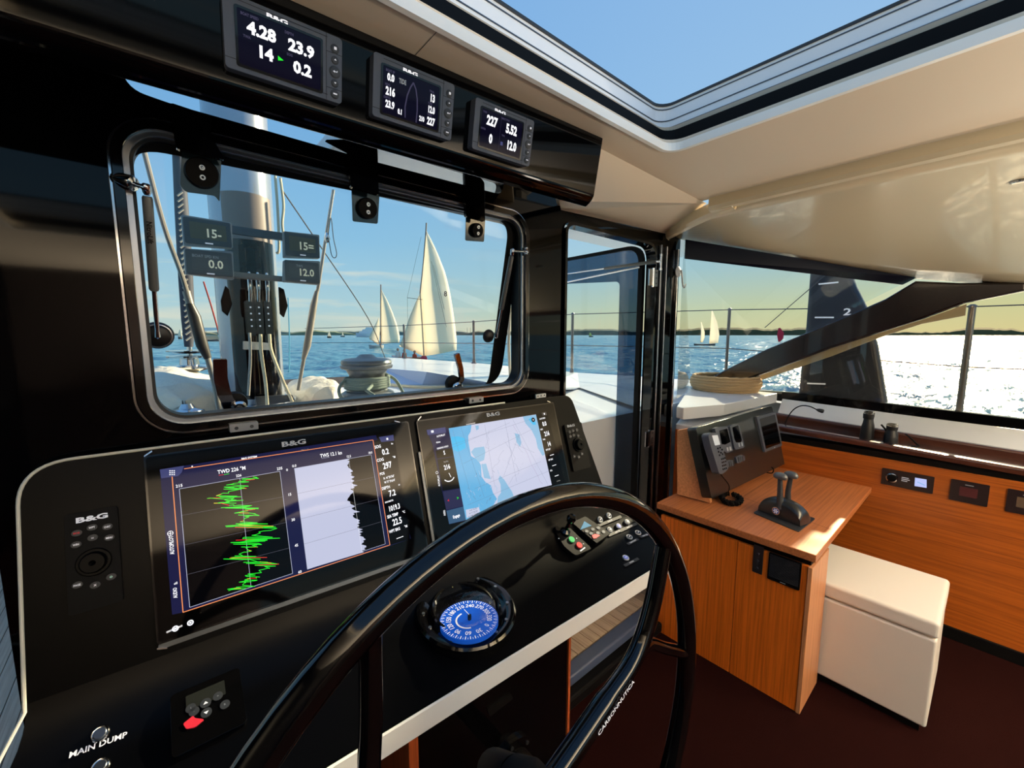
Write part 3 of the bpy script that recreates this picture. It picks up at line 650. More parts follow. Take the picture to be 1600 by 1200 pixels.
# four bright corner clips
for i, (x, y, g, lab) in enumerate(((231, 708, 35, 'upper left corner of the left chartplotter'), (253, 1012, -18, 'lower left corner of the left chartplotter'), (620, 658, -20, 'upper right corner of the left chartplotter'), (655, 653, 40, 'upper left corner of the right chartplotter'), (857, 627, -25, 'upper right corner of the right chartplotter'))):
    a_, b_ = fr.px(x, y); b = MB(); b.plate(fr, [(a_ - .008 * cos(radians(g)), b_ + .008 * sin(radians(g))), (a_ + .008 * cos(radians(g)), b_ - .008 * sin(radians(g))), (a_ + .008 * cos(radians(g)) + .001, b_ - .008 * sin(radians(g)) + .003), (a_ - .008 * cos(radians(g)), b_ + .008 * sin(radians(g)) + .003)], CHR, -.0008, .0016)
    b.build('corner_clip', mf if i in (0, 1, 2) else mg)

# ------------------------------------------------------------------ keypad controllers beside the screens
def keypad(name, lab, cpx, quadpx, keys, dial, lg, logoh, textm=PRNT):
    t = thing(name, fc0.pt(*fc0.px(*cpx)), lab, 'controller', 'rotary keypads at the ends of the console')
    b = MB(); q = PX(fc0, quadpx); a0 = (q[0][0] + q[3][0]) / 2; a1 = (q[1][0] + q[2][0]) / 2; b0 = (q[0][1] + q[1][1]) / 2; b1 = (q[2][1] + q[3][1]) / 2
    b.plate(fc0, rrect(a0, b0, a1, b1, .006), MATTE, 0, .010); b.build('housing', t, bevel=.0025)
    f2 = fc0.off(.0102)
    for (x, y, s_, w_, m) in keys:
        a, c = f2.px(x, y); k = MB(); k.disc(f2, a, c, .0075, DGREY, -.0005, .0022, 16, .8); k.text(f2.off(.0022), s_, a, c, .0036, m, w_, .03, .0006); k.build('key', t)
    a, c = f2.px(*dial[:2]); R = dial[2]
    k = MB(); k.lathe(f2.pt(a, c, -.001), f2.n, [(0, R), (.004, R), (.006, R * .94), (.006, R * .78), (.016, R * .74), (.019, R * .66), (.019, R * .2), (.014, 0)], SATIN, 36); k.build('dial', t, smooth=True)
    k = MB(); a, c = f2.px(*quadpx[4]); k.text(f2, BG, a, c, logoh, textm, 1.8, .04, .0006); k.build('logo', t)['label'] = 'white maker lettering'
    return t
keypad('keypad_controller', 'left keypad controller with large rotary dial beside the left chartplotter', (147, 960), [(103, 806), (185, 788), (193, 938), (107, 962), (144, 809)],
       [(120, 833, 'MOB', .8, mat('red print', (170, 20, 30), .5, emit=(150, 20, 30), es=.3)), (144, 824, 'WPT', .8, PRNT), (168, 823, 'CHRT', .7, PRNT), (145, 840, ':::', 1.2, PRNT), (171, 840, 'MENU', .7, PRNT), (119, 851, 'WIN', .8, PRNT), (121, 914, 'PAGE', .8, PRNT), (149, 914, 'X', 1, PRNT), (174, 901, 'O', 1, mat('mint print', (170, 225, 205), .5, emit=(170, 225, 205), es=.4))],
       (147, 878, .026), 1, .0095)
keypad('keypad_controller', 'small keypad controller with rotary dial at the right end of the console', (905, 735), [(880, 664), (907, 660), (919, 730), (893, 738), (892, 665)],
       [(890, 675, '-', 1, PRNTD), (895, 673, 'o', 1, PRNTD), (901, 672, '-', 1, PRNTD), (891, 682, 'o', 1, PRNTD), (896, 680, ':', 1, PRNTD), (903, 681, 'o', 1, PRNTD), (897, 713, 'o', 1, PRNT), (904, 714, 'x', 1, PRNT), (909, 709, 'o', 1, PRNT)],
       (903, 695, .028), 1, .0085, PRNTD)

# ------------------------------------------------------------------ things on the shelf slope
m0 = secs[6][8]; m1_ = secs[6][-1]; vv = (m1_ - m0); vv -= u0 * vv.dot(u0)
uu = (secs[9][-1] - secs[2][-1]).normalized(); vv = (secs[6][-1] - secs[6][9]); vv = (vv - uu * vv.dot(uu)).normalized()
f_s = Fr(secs[6][9], uu, vv)
from mathutils.bvhtree import BVHTree
_sv = [p for s_ in secs for p in s_]; _nn = len(secs[0]); _bv = BVHTree.FromPolygons(_sv, [(i * _nn + j, i * _nn + j + 1, (i + 1) * _nn + j + 1, (i + 1) * _nn + j) for i in range(12) for j in range(_nn - 1)])
def f_at(x, y, lift=.0015):
    """frame lying on the shelf where the sight line through (x, y) meets it"""
    p, nr, i_, d_ = _bv.ray_cast(EYE, ray(x, y).normalized())
    if p is None: return f_mid.off(lift)
    if nr.dot(EYE - p) < 0: nr = -nr
    u_ = (uu - nr * uu.dot(nr)).normalized(); v_ = u_.cross(nr) if u_.cross(nr).z < 0 else -u_.cross(nr)
    return Fr(p + nr * lift, u_, v_)
f_mid = f_s
def SF(i):
    """local frame on the shelf round section i"""
    u_ = (lerp(secs[min(12, i + 1)][8], secs[min(12, i + 1)][-1], .5) - lerp(secs[max(0, i - 1)][8], secs[max(0, i - 1)][-1], .5)).normalized(); v_ = secs[i][-1] - secs[i][8]; v_ = (v_ - u_ * v_.dot(u_)).normalized()
    return Fr(secs[i][9], u_, v_).off(.002)
# compass
a_, b_ = f_s.px(733, 966)
fq = f_at(728, 960); ctr = fq.o + V((0, 0, .013)); vv6 = V((0, -cos(radians(9)), -sin(radians(9)))); f_s = fq; f_c = Fr(ctr, uu, (vv6 - uu * vv6.dot(uu))); a_, b_ = 0, 0
cp = thing('steering_compass', f_c.pt(a_, b_), 'round steering compass with a bright blue card in a black bowl', 'compass')
b = MB(); b.lathe(f_c.pt(a_, b_, 0), f_c.n, [(-.045, .134), (.004, .138), (.009, .133), (.010, .122), (.006, .110), (-.004, .092)], BLK, 48); b.build('bezel', cp, smooth=True)
b = MB(); b.lathe(f_c.pt(a_, b_, .004), f_c.n, [(-.01, .098), (.008, .096), (.011, .092), (.009, .087), (.0, .083)], BLK, 48); b.build('inner_ring', cp, smooth=True)
fcd = Fr(f_c.o, uu, V((-uu.y * -1, -uu.x, 0))).off(0); fcd = Fr(f_c.pt(0, 0, .009), uu, V((uu.y, -uu.x, 0))); cdx, cdy = fcd.px(733, 967); a_, b_ = cdx, cdy; CB = mat('compass blue', (16, 74, 176), .25, emit=(18, 80, 185), es=.45)
b = MB(); b.disc(fcd, a_, b_, .077, CB, -.012, 0, 48)
ang0 = -50
for i in range(72):
    g = radians(ang0 + i * 5); r0 = .065 if i % 2 == 0 else .069; P = [(a_ + r * cos(g), b_ + r * sin(g)) for r in (r0, .075)]; b.line(fcd, P, .0022 if i % 2 == 0 else .001, PRNT, .0004)
for i, s_ in enumerate((240, 270, 300, 330, 0, 30, 60, 90, 120, 150, 180, 210)):
    g = ang0 - 5 + i * 30; b.text(fcd, str(s_), a_ + .0535 * cos(radians(g)), b_ + .0535 * sin(radians(g)), .0132, PRNT, .85, .015, .0004, ang=g + 90)
b.ring(fcd, a_ - .004, b_ + .002,   .029, .0335, PRNT, .0004, g0=110, g1=268); b.disc(fcd, a_, b_ + .002, .005, MATTE, 0, .012, 16); b.line(fcd, [(a_, b_), (a_ + .001, b_ - .026)], .0016, PRNT, .0125)
b.build('compass_card', cp)['label'] = 'blue graduated compass card'
a_, b_ = 0, 0
b = MB(); b.lathe(f_c.pt(a_, b_, .002), f_c.n, [(0, .086), (.010, .0855), (.022, .078), (.034, .062), (.042, .036), (.045, .0)], glass('dome glass', (.97, .98, 1, 1)), 40); b.build('dome', cp, smooth=True)
for g in (-40, -10, 25, 55, 80, 105, 140, 175, 200):
    b = MB(); b.disc(f_c, a_ + .116 * cos(radians(g)), b_ + .116 * sin(radians(g)), .0042, ALU, .004, .0115, 10); b.build('screw', cp)
g = radians(-84); b = MB(); pa, pb = a_ + .092 * cos(g), b_ + .092 * sin(g); b.line(f_c, [(pa - .006, pb + .012), (pa, pb), (pa + .013, pb + .006)], .0014, mat('khaki line', (176, 170, 110), .5), .0125); b.build('lubber_mark', cp)

# bottom left: push buttons and engine control unit on the lower slope
for i, (x, y) in enumerate(((157, 1147), (157, 1199))):
    f_s = f_at(x, min(y, 1196), .003); a_, b_ = f_s.px(x, y)
    t = thing('push_button', f_s.pt(a_, b_), ('upper round stainless push button marked MAIN DUMP' if i == 0 else 'round stainless push button below the MAIN DUMP button'), 'button')
    b = MB(); b.lathe(f_s.pt(a_, b_), f_s.n, [(0, .0135), (.003, .0135), (.006, .0115), (.0045, .0095)], CHR, 28); b.build('rim', t, smooth=True)
    b = MB(); b.lathe(f_s.pt(a_, b_), f_s.n, [(0, .0095), (.005, .0095), (.0062, .008), (.0062, 0)], DALU, 24); b.build('cap', t, smooth=True)
    if i == 0:
        a2, b2 = f_s.px(155, 1163); a3, b3 = f_s.px(122, 1176); a4, b4 = f_s.px(190, 1151); gg = degrees(atan2(b4 - b3, a4 - a3))
        b = MB(); b.text(f_s, 'MAIN DUMP', a2, b2, .0088, PRNT, 1.1, .02, .0006, ang=gg); b.build('lettering', t)['label'] = 'white MAIN DUMP lettering'
f_s = f_at(326, 1115, .004); a_, b_ = f_s.px(326, 1110)
t = thing('engine_panel', f_s.pt(a_, b_), 'black engine control panel with small screen and red stop key, left of the wheel', 'control panel')
fe = Fr(f_s.pt(a_, b_), f_s.u, f_s.v)
b = MB(); b.plate(fe, rrect(-.058, -.055, .058, .062, .008), BLK, 0, .012); b.build('housing', t, bevel=.003)
b = MB(); b.plate(fe, rrect(-.034, -.040, .030, -.010, .002), mat('dim lcd', (34, 36, 32), .25), .011, .0128); b.build('screen', t)
for (x, y, s_) in ((304, 1117, '-'), (341, 1093, '>'), (299, 1112, 'I'), (352, 1106, 'R')):
    a, c = fe.px(x, y); k = MB(); k.disc(fe, a, c, .0085, DGREY, .0118, .0132, 12); k.text(fe, s_, a, c, .004, PRNTD, 1, 0, .0136); k.build('key', t)
for (x, y, up_) in ((322, 1104, 1), (323, 1119, -1)):
    a, c = fe.px(x, y); k = MB(); k.disc(fe, a, c, .009, DGREY, .0118, .0135, 16); k.plate(fe, [(a - .004, c + .002 * up_), (a + .004, c + .002 * up_), (a, c - .003 * up_)], PRNT, .0135, .0139); k.build('arrow_key', t)
k = MB(); k.plate(fe, rpoly(PX(fe, [(287, 1137), (303, 1124), (305, 1128), (320, 1130), (306, 1142), (292, 1145)]), .003), mat('red key', (200, 40, 56), .4, emit=(190, 30, 44), es=.3), .0118, .0145); k.build('stop_key', t)['label'] = 'red stop key'
k = MB(); a, c = fe.px(316, 1057); k.text(fe, 'SYSTEM', a, c, .006, PRNTD, 1.3, 0, .0128); k.build('lettering', t)

# right: joystick, thruster panel, engine panel, round buttons
C = lambda x, y: (820 + x * .175, 760 + y * .175)
f_s = f_at(*C(415, 505), .004); a_, b_ = f_s.px(*C(415, 505))
t = thing('thruster_joystick', f_s.pt(a_, b_), 'black joystick unit with one green and one red button', 'joystick', None)
b = MB(); b.plate(f_s, rpoly(PX(f_s, [C(250, 405), C(385, 385), C(470, 470), C(585, 575), C(440, 640), C(340, 560)]), .012), MATTE, 0, .014); b.build('base', t, bevel=.003)
for (x, y, m, nm) in ((403, 498, mat('green button', (40, 170, 96), .35, emit=(30, 150, 80), es=.3), 'green button'), (470, 548, mat('red button', (205, 40, 48), .35, emit=(190, 30, 40), es=.3), 'red button')):
    a, c = f_s.px(*C(x, y)); k = MB(); k.disc(f_s, a, c, .0115, m, .013, .018, 20); k.build('button', t, bevel=.001)['label'] = nm
k = MB(); a, c = f_s.px(*C(345, 430)); k.lathe(f_s.pt(a, c, .012), f_s.n + V((0, .1, 0)), [(0, .02), (.01, .018), (.018, .008), (.05, .006), (.058, .014), (.075, .017), (.084, .012), (.086, 0)], BLK, 24); k.build('stick', t, smooth=True)
k = MB(); a, c = f_s.px(*C(270, 415)); k.lathe(f_s.pt(a, c, .006), f_s.n, [(0, .013), (.012, .013), (.02, .009), (.021, 0)], BLK, 20); k.build('lock_knob', t, smooth=True)
k = MB()
for (x, y, s_) in ((290, 487, '<'), (385, 445, '^'), (450, 487, '^'), (508, 532, 'v')): a, c = f_s.px(*C(x, y)); k.text(f_s, s_, a, c, .006, PRNT, 1.2, .02, .0144)
a, c = f_s.px(*C(505, 587)); k.plate(f_s, [(a - .014, c - .002), (a + .014, c - .006), (a + .014, c - .002), (a - .014, c + .002)], PRNT, .0138, .0144)
a, c = f_s.px(*C(195, 420)); k.text(f_s, 'PORT', a, c, .005, PRNT, 1, .02, .0006)
for (x, y, s_) in ((520, 638, 'ON'), (575, 655, 'THRUSTER'), (615, 683, 'HOLD / TURN')): a, c = f_s.px(*C(x, y)); k.text(f_s, s_, a, c, .0042, PRNTD, 1, .0, .0006, ang=0)
k.build('lettering', t)
f_s = f_at(*C(590, 430), .005); a_, b_ = f_s.px(*C(580, 430))
t = thing('engine_panel', f_s.pt(a_, b_), 'black engine control panel with a lit wedge display beside the joystick', 'control panel')
hs = PX(f_s, [C(405, 345), C(525, 290), C(750, 440), C(625, 530)])
b = MB(); b.plate(f_s, rpoly(hs, .005), MATTE, 0, .016); b.build('housing', t, bevel=.003)
b = MB(); b.flat(f_s, PX(f_s, [C(515, 335), C(580, 375), C(478, 412)]), glow('display blue', (150, 196, 214), .8), .0168); b.build('screen', t)
for (x, y) in ((535, 425), (590, 408), (640, 395), (575, 445), (635, 440), (685, 430)):
    a, c = f_s.px(*C(x, y)); k = MB(); k.disc(f_s, a, c, .0085, GREY, .0155, .0175, 14, .75); k.text(f_s, '+', a, c, .003, PRNT, 1, 0, .0178); k.build('key', t)
k = MB(); k.plate(f_s, rpoly(PX(f_s, [C(580, 462), C(610, 450), C(655, 462), C(620, 487), C(595, 492)]), .003), mat('pink red key', (214, 70, 80), .4, emit=(200, 50, 60), es=.3), .0155, .0178); k.build('stop_key', t)['label'] = 'red stop key'
BTN = [((670, 298), 'left one of the two switches in the farthest row', 0), ((748, 262), 'right one of the two switches in the farthest row', 0), ((757, 390), 'leftmost of the three switches in the middle row', 0), ((837, 357), 'blue-lit middle switch of the middle row', 1), ((912, 320), 'rightmost of the three switches in the middle row', 0), ((933, 455), 'left one of the two switches near the wheel rim', 0), ((1010, 417), 'right one of the two switches near the wheel rim', 0), ((900, 641), 'blue-lit single switch nearest the cream strip', 1)]
for (p, lab, blue) in BTN:
    f_s = f_at(*C(*p)); a_, b_ = f_s.px(*C(*p)); t = thing('push_switch', f_s.pt(a_, b_), 'round steel push switch, ' + lab, 'switch', 'round switches on the console')
    b = MB(); b.lathe(f_s.pt(a_, b_), f_s.n, [(0, .0125), (.003, .0125), (.005, .011), (.0035, .0085)], mat('satin steel', (214, 216, 220), .3, metal=.6), 24); b.build('rim', t, smooth=True)
    b = MB(); b.lathe(f_s.pt(a_, b_), f_s.n, [(0, .0085), (.0045, .0085), (.005, .0)], mat('blue cap', (120, 130, 190), .35, emit=(90, 110, 200), es=.4) if blue else DALU, 20); b.line(f_s, [(a_ - .005, b_ + .002), (a_ + .005, b_ - .002)], .0022, PRNT, .0058); b.build('cap', t)
k_ = con
for (p, q, s_) in (((655, 350), (860, 268), 'FURLER'), ((745, 440), (905, 372), 'NAV IN'), ((850, 400), (1015, 325), 'MAST DN'), ((918, 518), (1010, 470), 'TRIM PORT'), ((1030, 455), (1110, 425), 'TRIM STB'), ((888, 710), (1015, 645), 'HORN')):
    f_s = f_at(*C((p[0] + q[0]) / 2, (p[1] + q[1]) / 2), .0025); P = f_s.px(*C(*p)); R_ = f_s.px(*C(*q)); b = MB(); b.line(f_s, [P, R_], .011, DGREY, .001); g = degrees(atan2(R_[1] - P[1], R_[0] - P[0])); b.text(f_s, s_, (P[0] + R_[0]) / 2, (P[1] + R_[1]) / 2, .0055, PRNT, 1, .0, .0016, ang=g); b.build('label_strip', k_)

# ------------------------------------------------------------------ wheel
WC = V((.383, .395, .845)); WR = .468; wt = radians(1.6)
wu = V((1, 0, 0)); wv = V((0, sin(wt), cos(wt)))
def WP(r, g, d=0): return WC + (wu * cos(radians(g)) + wv * sin(radians(g))) * r + wu.cross(wv) * d
wh = thing('steering_wheel', WC, 'large black carbon steering wheel with forked spokes at the helm', 'wheel')
b = MB(); b.tube([WP(WR, g) for g in range(0, 360, 4)], .0195, BLK, 20, closed=True); b.build('rim', wh, smooth=True)
for g0 in (20, 140, 260):
    fk = WP(.315, g0)
    b = MB()
    up_e = WP(WR - .002, g0 + 19); lo_e = WP(WR - .002, g0 - 20)
    b.tube(smoothpath([WP(.03, g0), WP(.18, g0), WP(.28, g0 + .6), lerp(fk, up_e, .35), up_e], 6), [.019] * 7 + [.0165] * 18, BLK, 16)
    b.tube(smoothpath([WP(.26, g0), fk, lerp(fk, lo_e, .5), lo_e], 5), [.016] * 6 + [.0125] * 10, BLK, 14)
    b.build('spoke', wh, smooth=True)
b = MB(); b.lathe(WC, V((0, 1, 0)), [(-.03, .0), (-.03, .035), (-.02, .045), (.03, .045), (.06, .03)], MATTE, 28); b.tube([WC + V((0, .05, 0)), WC + V((0, .10, -.03)), fp.pt(*fp.px(800, 1190), .05)], .03, MATTE, 18); b.build('hub', wh, smooth=True)
# maker's lettering along the spoke facing the helm
g0 = 20; fww = Fr(WP(.19, g0, 0), (wu * cos(radians(g0)) + wv * sin(radians(g0))), -(wv * cos(radians(g0)) - wu * sin(radians(g0)))); fww = fww.off(.0197)
b = MB(); b.text(fww, 'CARBONNUTICA', .0, .002, .0085, PRNT, 1.15, .02, .0); b.build('lettering', wh)['label'] = 'white maker lettering along the spoke'
#@@REST
# ================================================================== HINGED WINDOW
win = thing('window_1', (.53, 1.22, 1.33)); struct(win)
def ring_plate(fr, o_, i_, m, d0, d1, name, par, bev=.0, **k):
    b = MB(); b.holed(fr, o_, [i_], m, d0, d1); return b.build(name, par, bevel=bev)
ring_plate(fw, rrect(-.046, -2.007, 1.120, -1.322, .092, 10), rrect(-.040, -2.001, 1.114, -1.328, .086, 10), CHR, 0, .012, 'outer_trim', win, .002)
ring_plate(fw, rrect(-.040, -2.001, 1.114, -1.328, .086, 10), rrect(-.022, -1.983, 1.096, -1.346, .07, 10), BLK, 0, .018, 'black_frame', win, .003)
ring_plate(fw, rrect(-.022, -1.983, 1.096, -1.346, .07, 10), rrect(-.012, -1.973, 1.086, -1.356, .062, 10), ALU, -.03, .008, 'inner_trim', win, .003)
ring_plate(fw, rrect(-.013, -1.974, 1.087, -1.355, .062, 10), rrect(-.006, -1.967, 1.080, -1.362, .056, 10), RUB, -.05, -.004, 'seal', win, .002)
# the glazed leaf, hinged along its top and pushed open at the foot
lt_ = V((0, 1.235, 1.985)); lb_ = V((0, 1.335, 1.345)); fl = Fr(lt_, (1, 0, 0), lb_ - lt_)
inner = rpoly(PX(fl, [(196, 222), (230, 228), (775, 343), (792, 350), (786, 430), (764, 606), (745, 609), (300, 652), (236, 656), (218, 500)]), .0)
ip = PX(fl, [(192, 226), (797, 347), (763, 608), (234, 659)])
inner = rpoly(ip, .07, 9)
op = PX(fl, [(176, 206), (818, 338), (779, 626), (219, 688)]); op[3] = (op[3][0], min(op[3][1], .648)); op[2] = (op[2][0], min(op[2][1], .648))
outer = rpoly(op, .095, 9)
b = MB(); b.plate(fl, outer, glass('window glass', (.93, .965, .975, 1)), -.014, -.006); b.build('glass_pane', win)
ring_plate(fl, outer, inner, MATTE, -.005, -.001, 'frit_border', win)
# hinge tabs, discs and straps
for i, (x, y, r, tab) in enumerate(((315, 271, .033, [(284, 232), (346, 245), (343, 316), (336, 306), (290, 300), (281, 290)]), (572, 326, .029, [(549, 292), (593, 302), (590, 350), (551, 346)]), (743, 360, .024, [(728, 335), (758, 341), (756, 378), (727, 376)]))):
    h_ = MB(); h_.plate(fl, rpoly(PX(fl, tab), .006), mat('teal black frit', (30, 44, 48), .12, coat=.4), -.0012, .001); h_.build('frit_tab', win)
    a_, c_ = fl.px(x, y); d_ = MB(); d_.lathe(fl.pt(a_, c_, 0), fl.n, [(0, r), (.012, r), (.016, r * .93), (.016, 0)], MATTE, 32); dd = d_.build('hinge_disc', win, smooth=True)
    for s_ in (-.0105, .0105):
        k = MB(); k.lathe(fl.pt(a_, c_ + s_, .015), fl.n, [(0, .0062), (.0035, .0056), (.0035, .003), (.001, .0025)], ALU, 16); k.build('bolt', dd)
for pts in ([(266, 160), (332, 182), (330, 212), (352, 250), (275, 232), (268, 190)], [(508, 218), (552, 218), (590, 232), (592, 305), (548, 292), (546, 238)], [(726, 268), (745, 270), (757, 285), (758, 346), (728, 338)]):
    b = MB(); f3 = FY(1.19); b.plate(f3, rpoly(PX(f3, pts), .006), BLK, -.012, 0); b.build('hinge_strap', win, bevel=.002)
# hinge blocks on the sill of the frame
for (x, y, w_, lab) in ((381, 667, .060, 1), (743, 625, .062, 1)):
    f3 = FY(1.195); a_, c_ = f3.px(x, y); b = MB(); b.plate(f3, rrect(a_ - w_ / 2, c_ - .010, a_ + w_ / 2, c_ + .009, .002), ALU, -.02, .006)
    bb_ = b.build('hinge_block', win, bevel=.0015)
    for s_ in (-.016, .016): k = MB(); k.disc(f3, a_ + s_, c_, .0042, DGREY, .006, .0068, 12); k.build('screw', bb_)
f3 = FY(1.205); a_, c_ = f3.px(845, 618); b = MB(); b.plate(f3, rrect(a_ - .028, c_ - .007, a_ + .028, c_ + .009, .002), CREAM, -.004, .002)
for s_ in (-.018, 0, .018): b.plate(f3, [(a_ + s_ - .004, c_ + .003), (a_ + s_ + .004, c_ + .003), (a_ + s_, c_ - .004)], MATTE, .002, .0024)
tag(b.build('vent_plate'), 'small white plate with three black arrowheads at the foot of the black window post', 'plate')
# gas struts
def strut(p0, p1, par, r=.0085, frac=.62, writing=None, disc=None):
    d = (p1 - p0); L_ = d.length; d.normalize()
    s = thing('gas_strut', (0, 0, 0)); s.parent = par; s.location = p0 - par.location
    b = MB(); b.lathe(p0 + d * .018, d, [(0, r * .8), (.004, r), (L_ * frac, r), (L_ * frac + .004, r * .8)], STRG, 18); b.build('cylinder', s, smooth=True)
    b = MB(); b.lathe(p0 + d * (.02 + L_ * frac), d, [(0, r * .5), (L_ * (1 - frac) - .03, r * .5)], CHR, 14); b.build('rod', s, smooth=True)
    b = MB(); b.lathe(p0 - d * .006, d, [(0, .004), (.002, .0075), (.016, .0075), (.022, .005)], CHR, 14); b.lathe(p1 - d * .012, d, [(0, .005), (.014, .006), (.018, .003)], CHR, 14); b.build('end_fitting', s, smooth=True)
    return s, d
fa = FY(1.17)
pA = fa.pt(*fa.px(229, 292)); pB = fl.pt(*fl.px(246, 523), .02)
s_, d_ = strut(pA, pB, win, .0092, .60)
wd = (EYE - (pA + d_ * .08)).normalized(); vx = d_; fx_ = Fr(pA + d_ * .09 + (wd - d_ * wd.dot(d_)).normalized() * .0095, d_, -(wd.cross(d_)))
b = MB(); b.text(fx_, 'NitroLift', 0, 0, .009, MATTE, 1.0, .02, .0004); b.build('lettering', s_)
b = MB(); q0 = fw.pt(*fw.px(192, 285), .01); q1 = fa.pt(*fa.px(228, 293)); dd = (q1 - q0).normalized()
b.lathe(q0, dd, [(-.012, .0), (-.012, .016), (.022, .016), (.026, .013), (.028, .005), ((q1 - q0).length, .0045)], CHR, 22); b.lathe(q1, dd, [(-.006, .004), (-.003, .0085), (.004, .0085), (.007, .004)], CHR, 16); b.build('strut_bracket', win, smooth=True)
a_, c_ = fl.px(246, 524); b = MB(); b.lathe(fl.pt(a_, c_, -.001), fl.n, [(0, .032), (.006, .031), (.013, .024), (.016, .02), (.016, 0)], RUB, 32); b.lathe(fl.pt(a_, c_, .0), fl.n, [(.010, .0285), (.0108, .0285), (.0115, .0265), (.0105, .026)], ALU, 32); b.build('strut_pad', win, smooth=True)
pA = fa.pt(*fa.px(801, 392)); pB = fl.pt(*fl.px(771, 525), .018)
strut(pA, pB, win, .0085, .60)
b = MB(); q0 = fw.pt(*fw.px(820, 394), .01); dd = (pA - q0).normalized(); b.lathe(q0, dd, [(0, .009), (.01, .009), (.014, .005), ((pA - q0).length, .004)], CHR, 18)
for z_ in (-.010, .010): b.lathe(q0 + V((-.012, -.004, z_)), V((0, -1, 0)), [(0, .005), (.012, .005), (.014, .002)], CHR, 14)
b.lathe(pA, V((0, 0, 1)), [(-.008, .004), (-.004, .008), (.004, .008), (.008, .004)], CHR, 14); b.build('strut_bracket', win, smooth=True)
a_, c_ = fl.px(763, 525); b = MB(); b.lathe(fl.pt(a_, c_, -.001), fl.n, [(0, .026), (.006, .025), (.013, .018), (.016, .014), (.016, 0)], RUB, 28); b.build('strut_pad', win, smooth=True)
# latches: polished levers with round knobs
def latch(kx, ky, path, w0, w1):
    t = thing('window_latch', (0, 0, 0)); t.parent = win; a, c = fl.px(kx, ky); K = fl.pt(a, c, .0); t.location = K - win.location
    b = MB(); b.lathe(K, fl.n, [(0, .030), (.018, .029), (.021, .024), (.021, .0)], MATTE, 28); b.build('foot', t, smooth=True)
    P = [fl.off(.022).px(*p) for p in path]; f4 = fl.off(.022); k = len(P); Lp = []; Rp = []
    for i, p in enumerate(P):
        q = V(P[min(i + 1, k - 1)]) - V(P[max(i - 1, 0)]); q.normalize(); w = (w0 + (w1 - w0) * i / (k - 1)) / 2
        Lp.append((p[0] - q.y * w, p[1] + q.x * w)); Rp.append((p[0] + q.y * w, p[1] - q.x * w))
    b = MB(); b.plate(f4, rpoly(Lp + Rp[::-1], .004, 4), DCHR, 0, .011); b.build('lever', t, bevel=.0025, seg=3)
    b = MB(); b.lathe(f4.pt(*P[0], .010), fl.n, [(0, .019), (.010, .018), (.014, .013), (.014, .009), (.011, .008)], CHR, 26); b.lathe(f4.pt(*P[0], .018), fl.n, [(0, .0075), (.004, .0075), (.005, .003)], DGREY, 14); b.build('boss', t, smooth=True)
latch(366, 628, [(372, 634), (357, 630), (349, 612), (344, 590), (343, 560)], .030, .030)
latch(706, 598, [(712, 603), (720, 592), (718, 575), (712, 552)], .018, .020)

# ================================================================== slot window glass and instrument box
w4 = thing('window_4', (.5, 1.22, 2.05)); struct(w4)
b = MB(); so_ = rpoly(PX(fw, [(178, 95), (560, 208), (794, 280), (788, 308), (586, 257), (402, 204), (268, 167), (200, 143)]), .022); b.plate(fw, so_, glass('slot glass', (.97, .98, .98, 1)), -.052, -.046); b.build('glass_pane', w4)
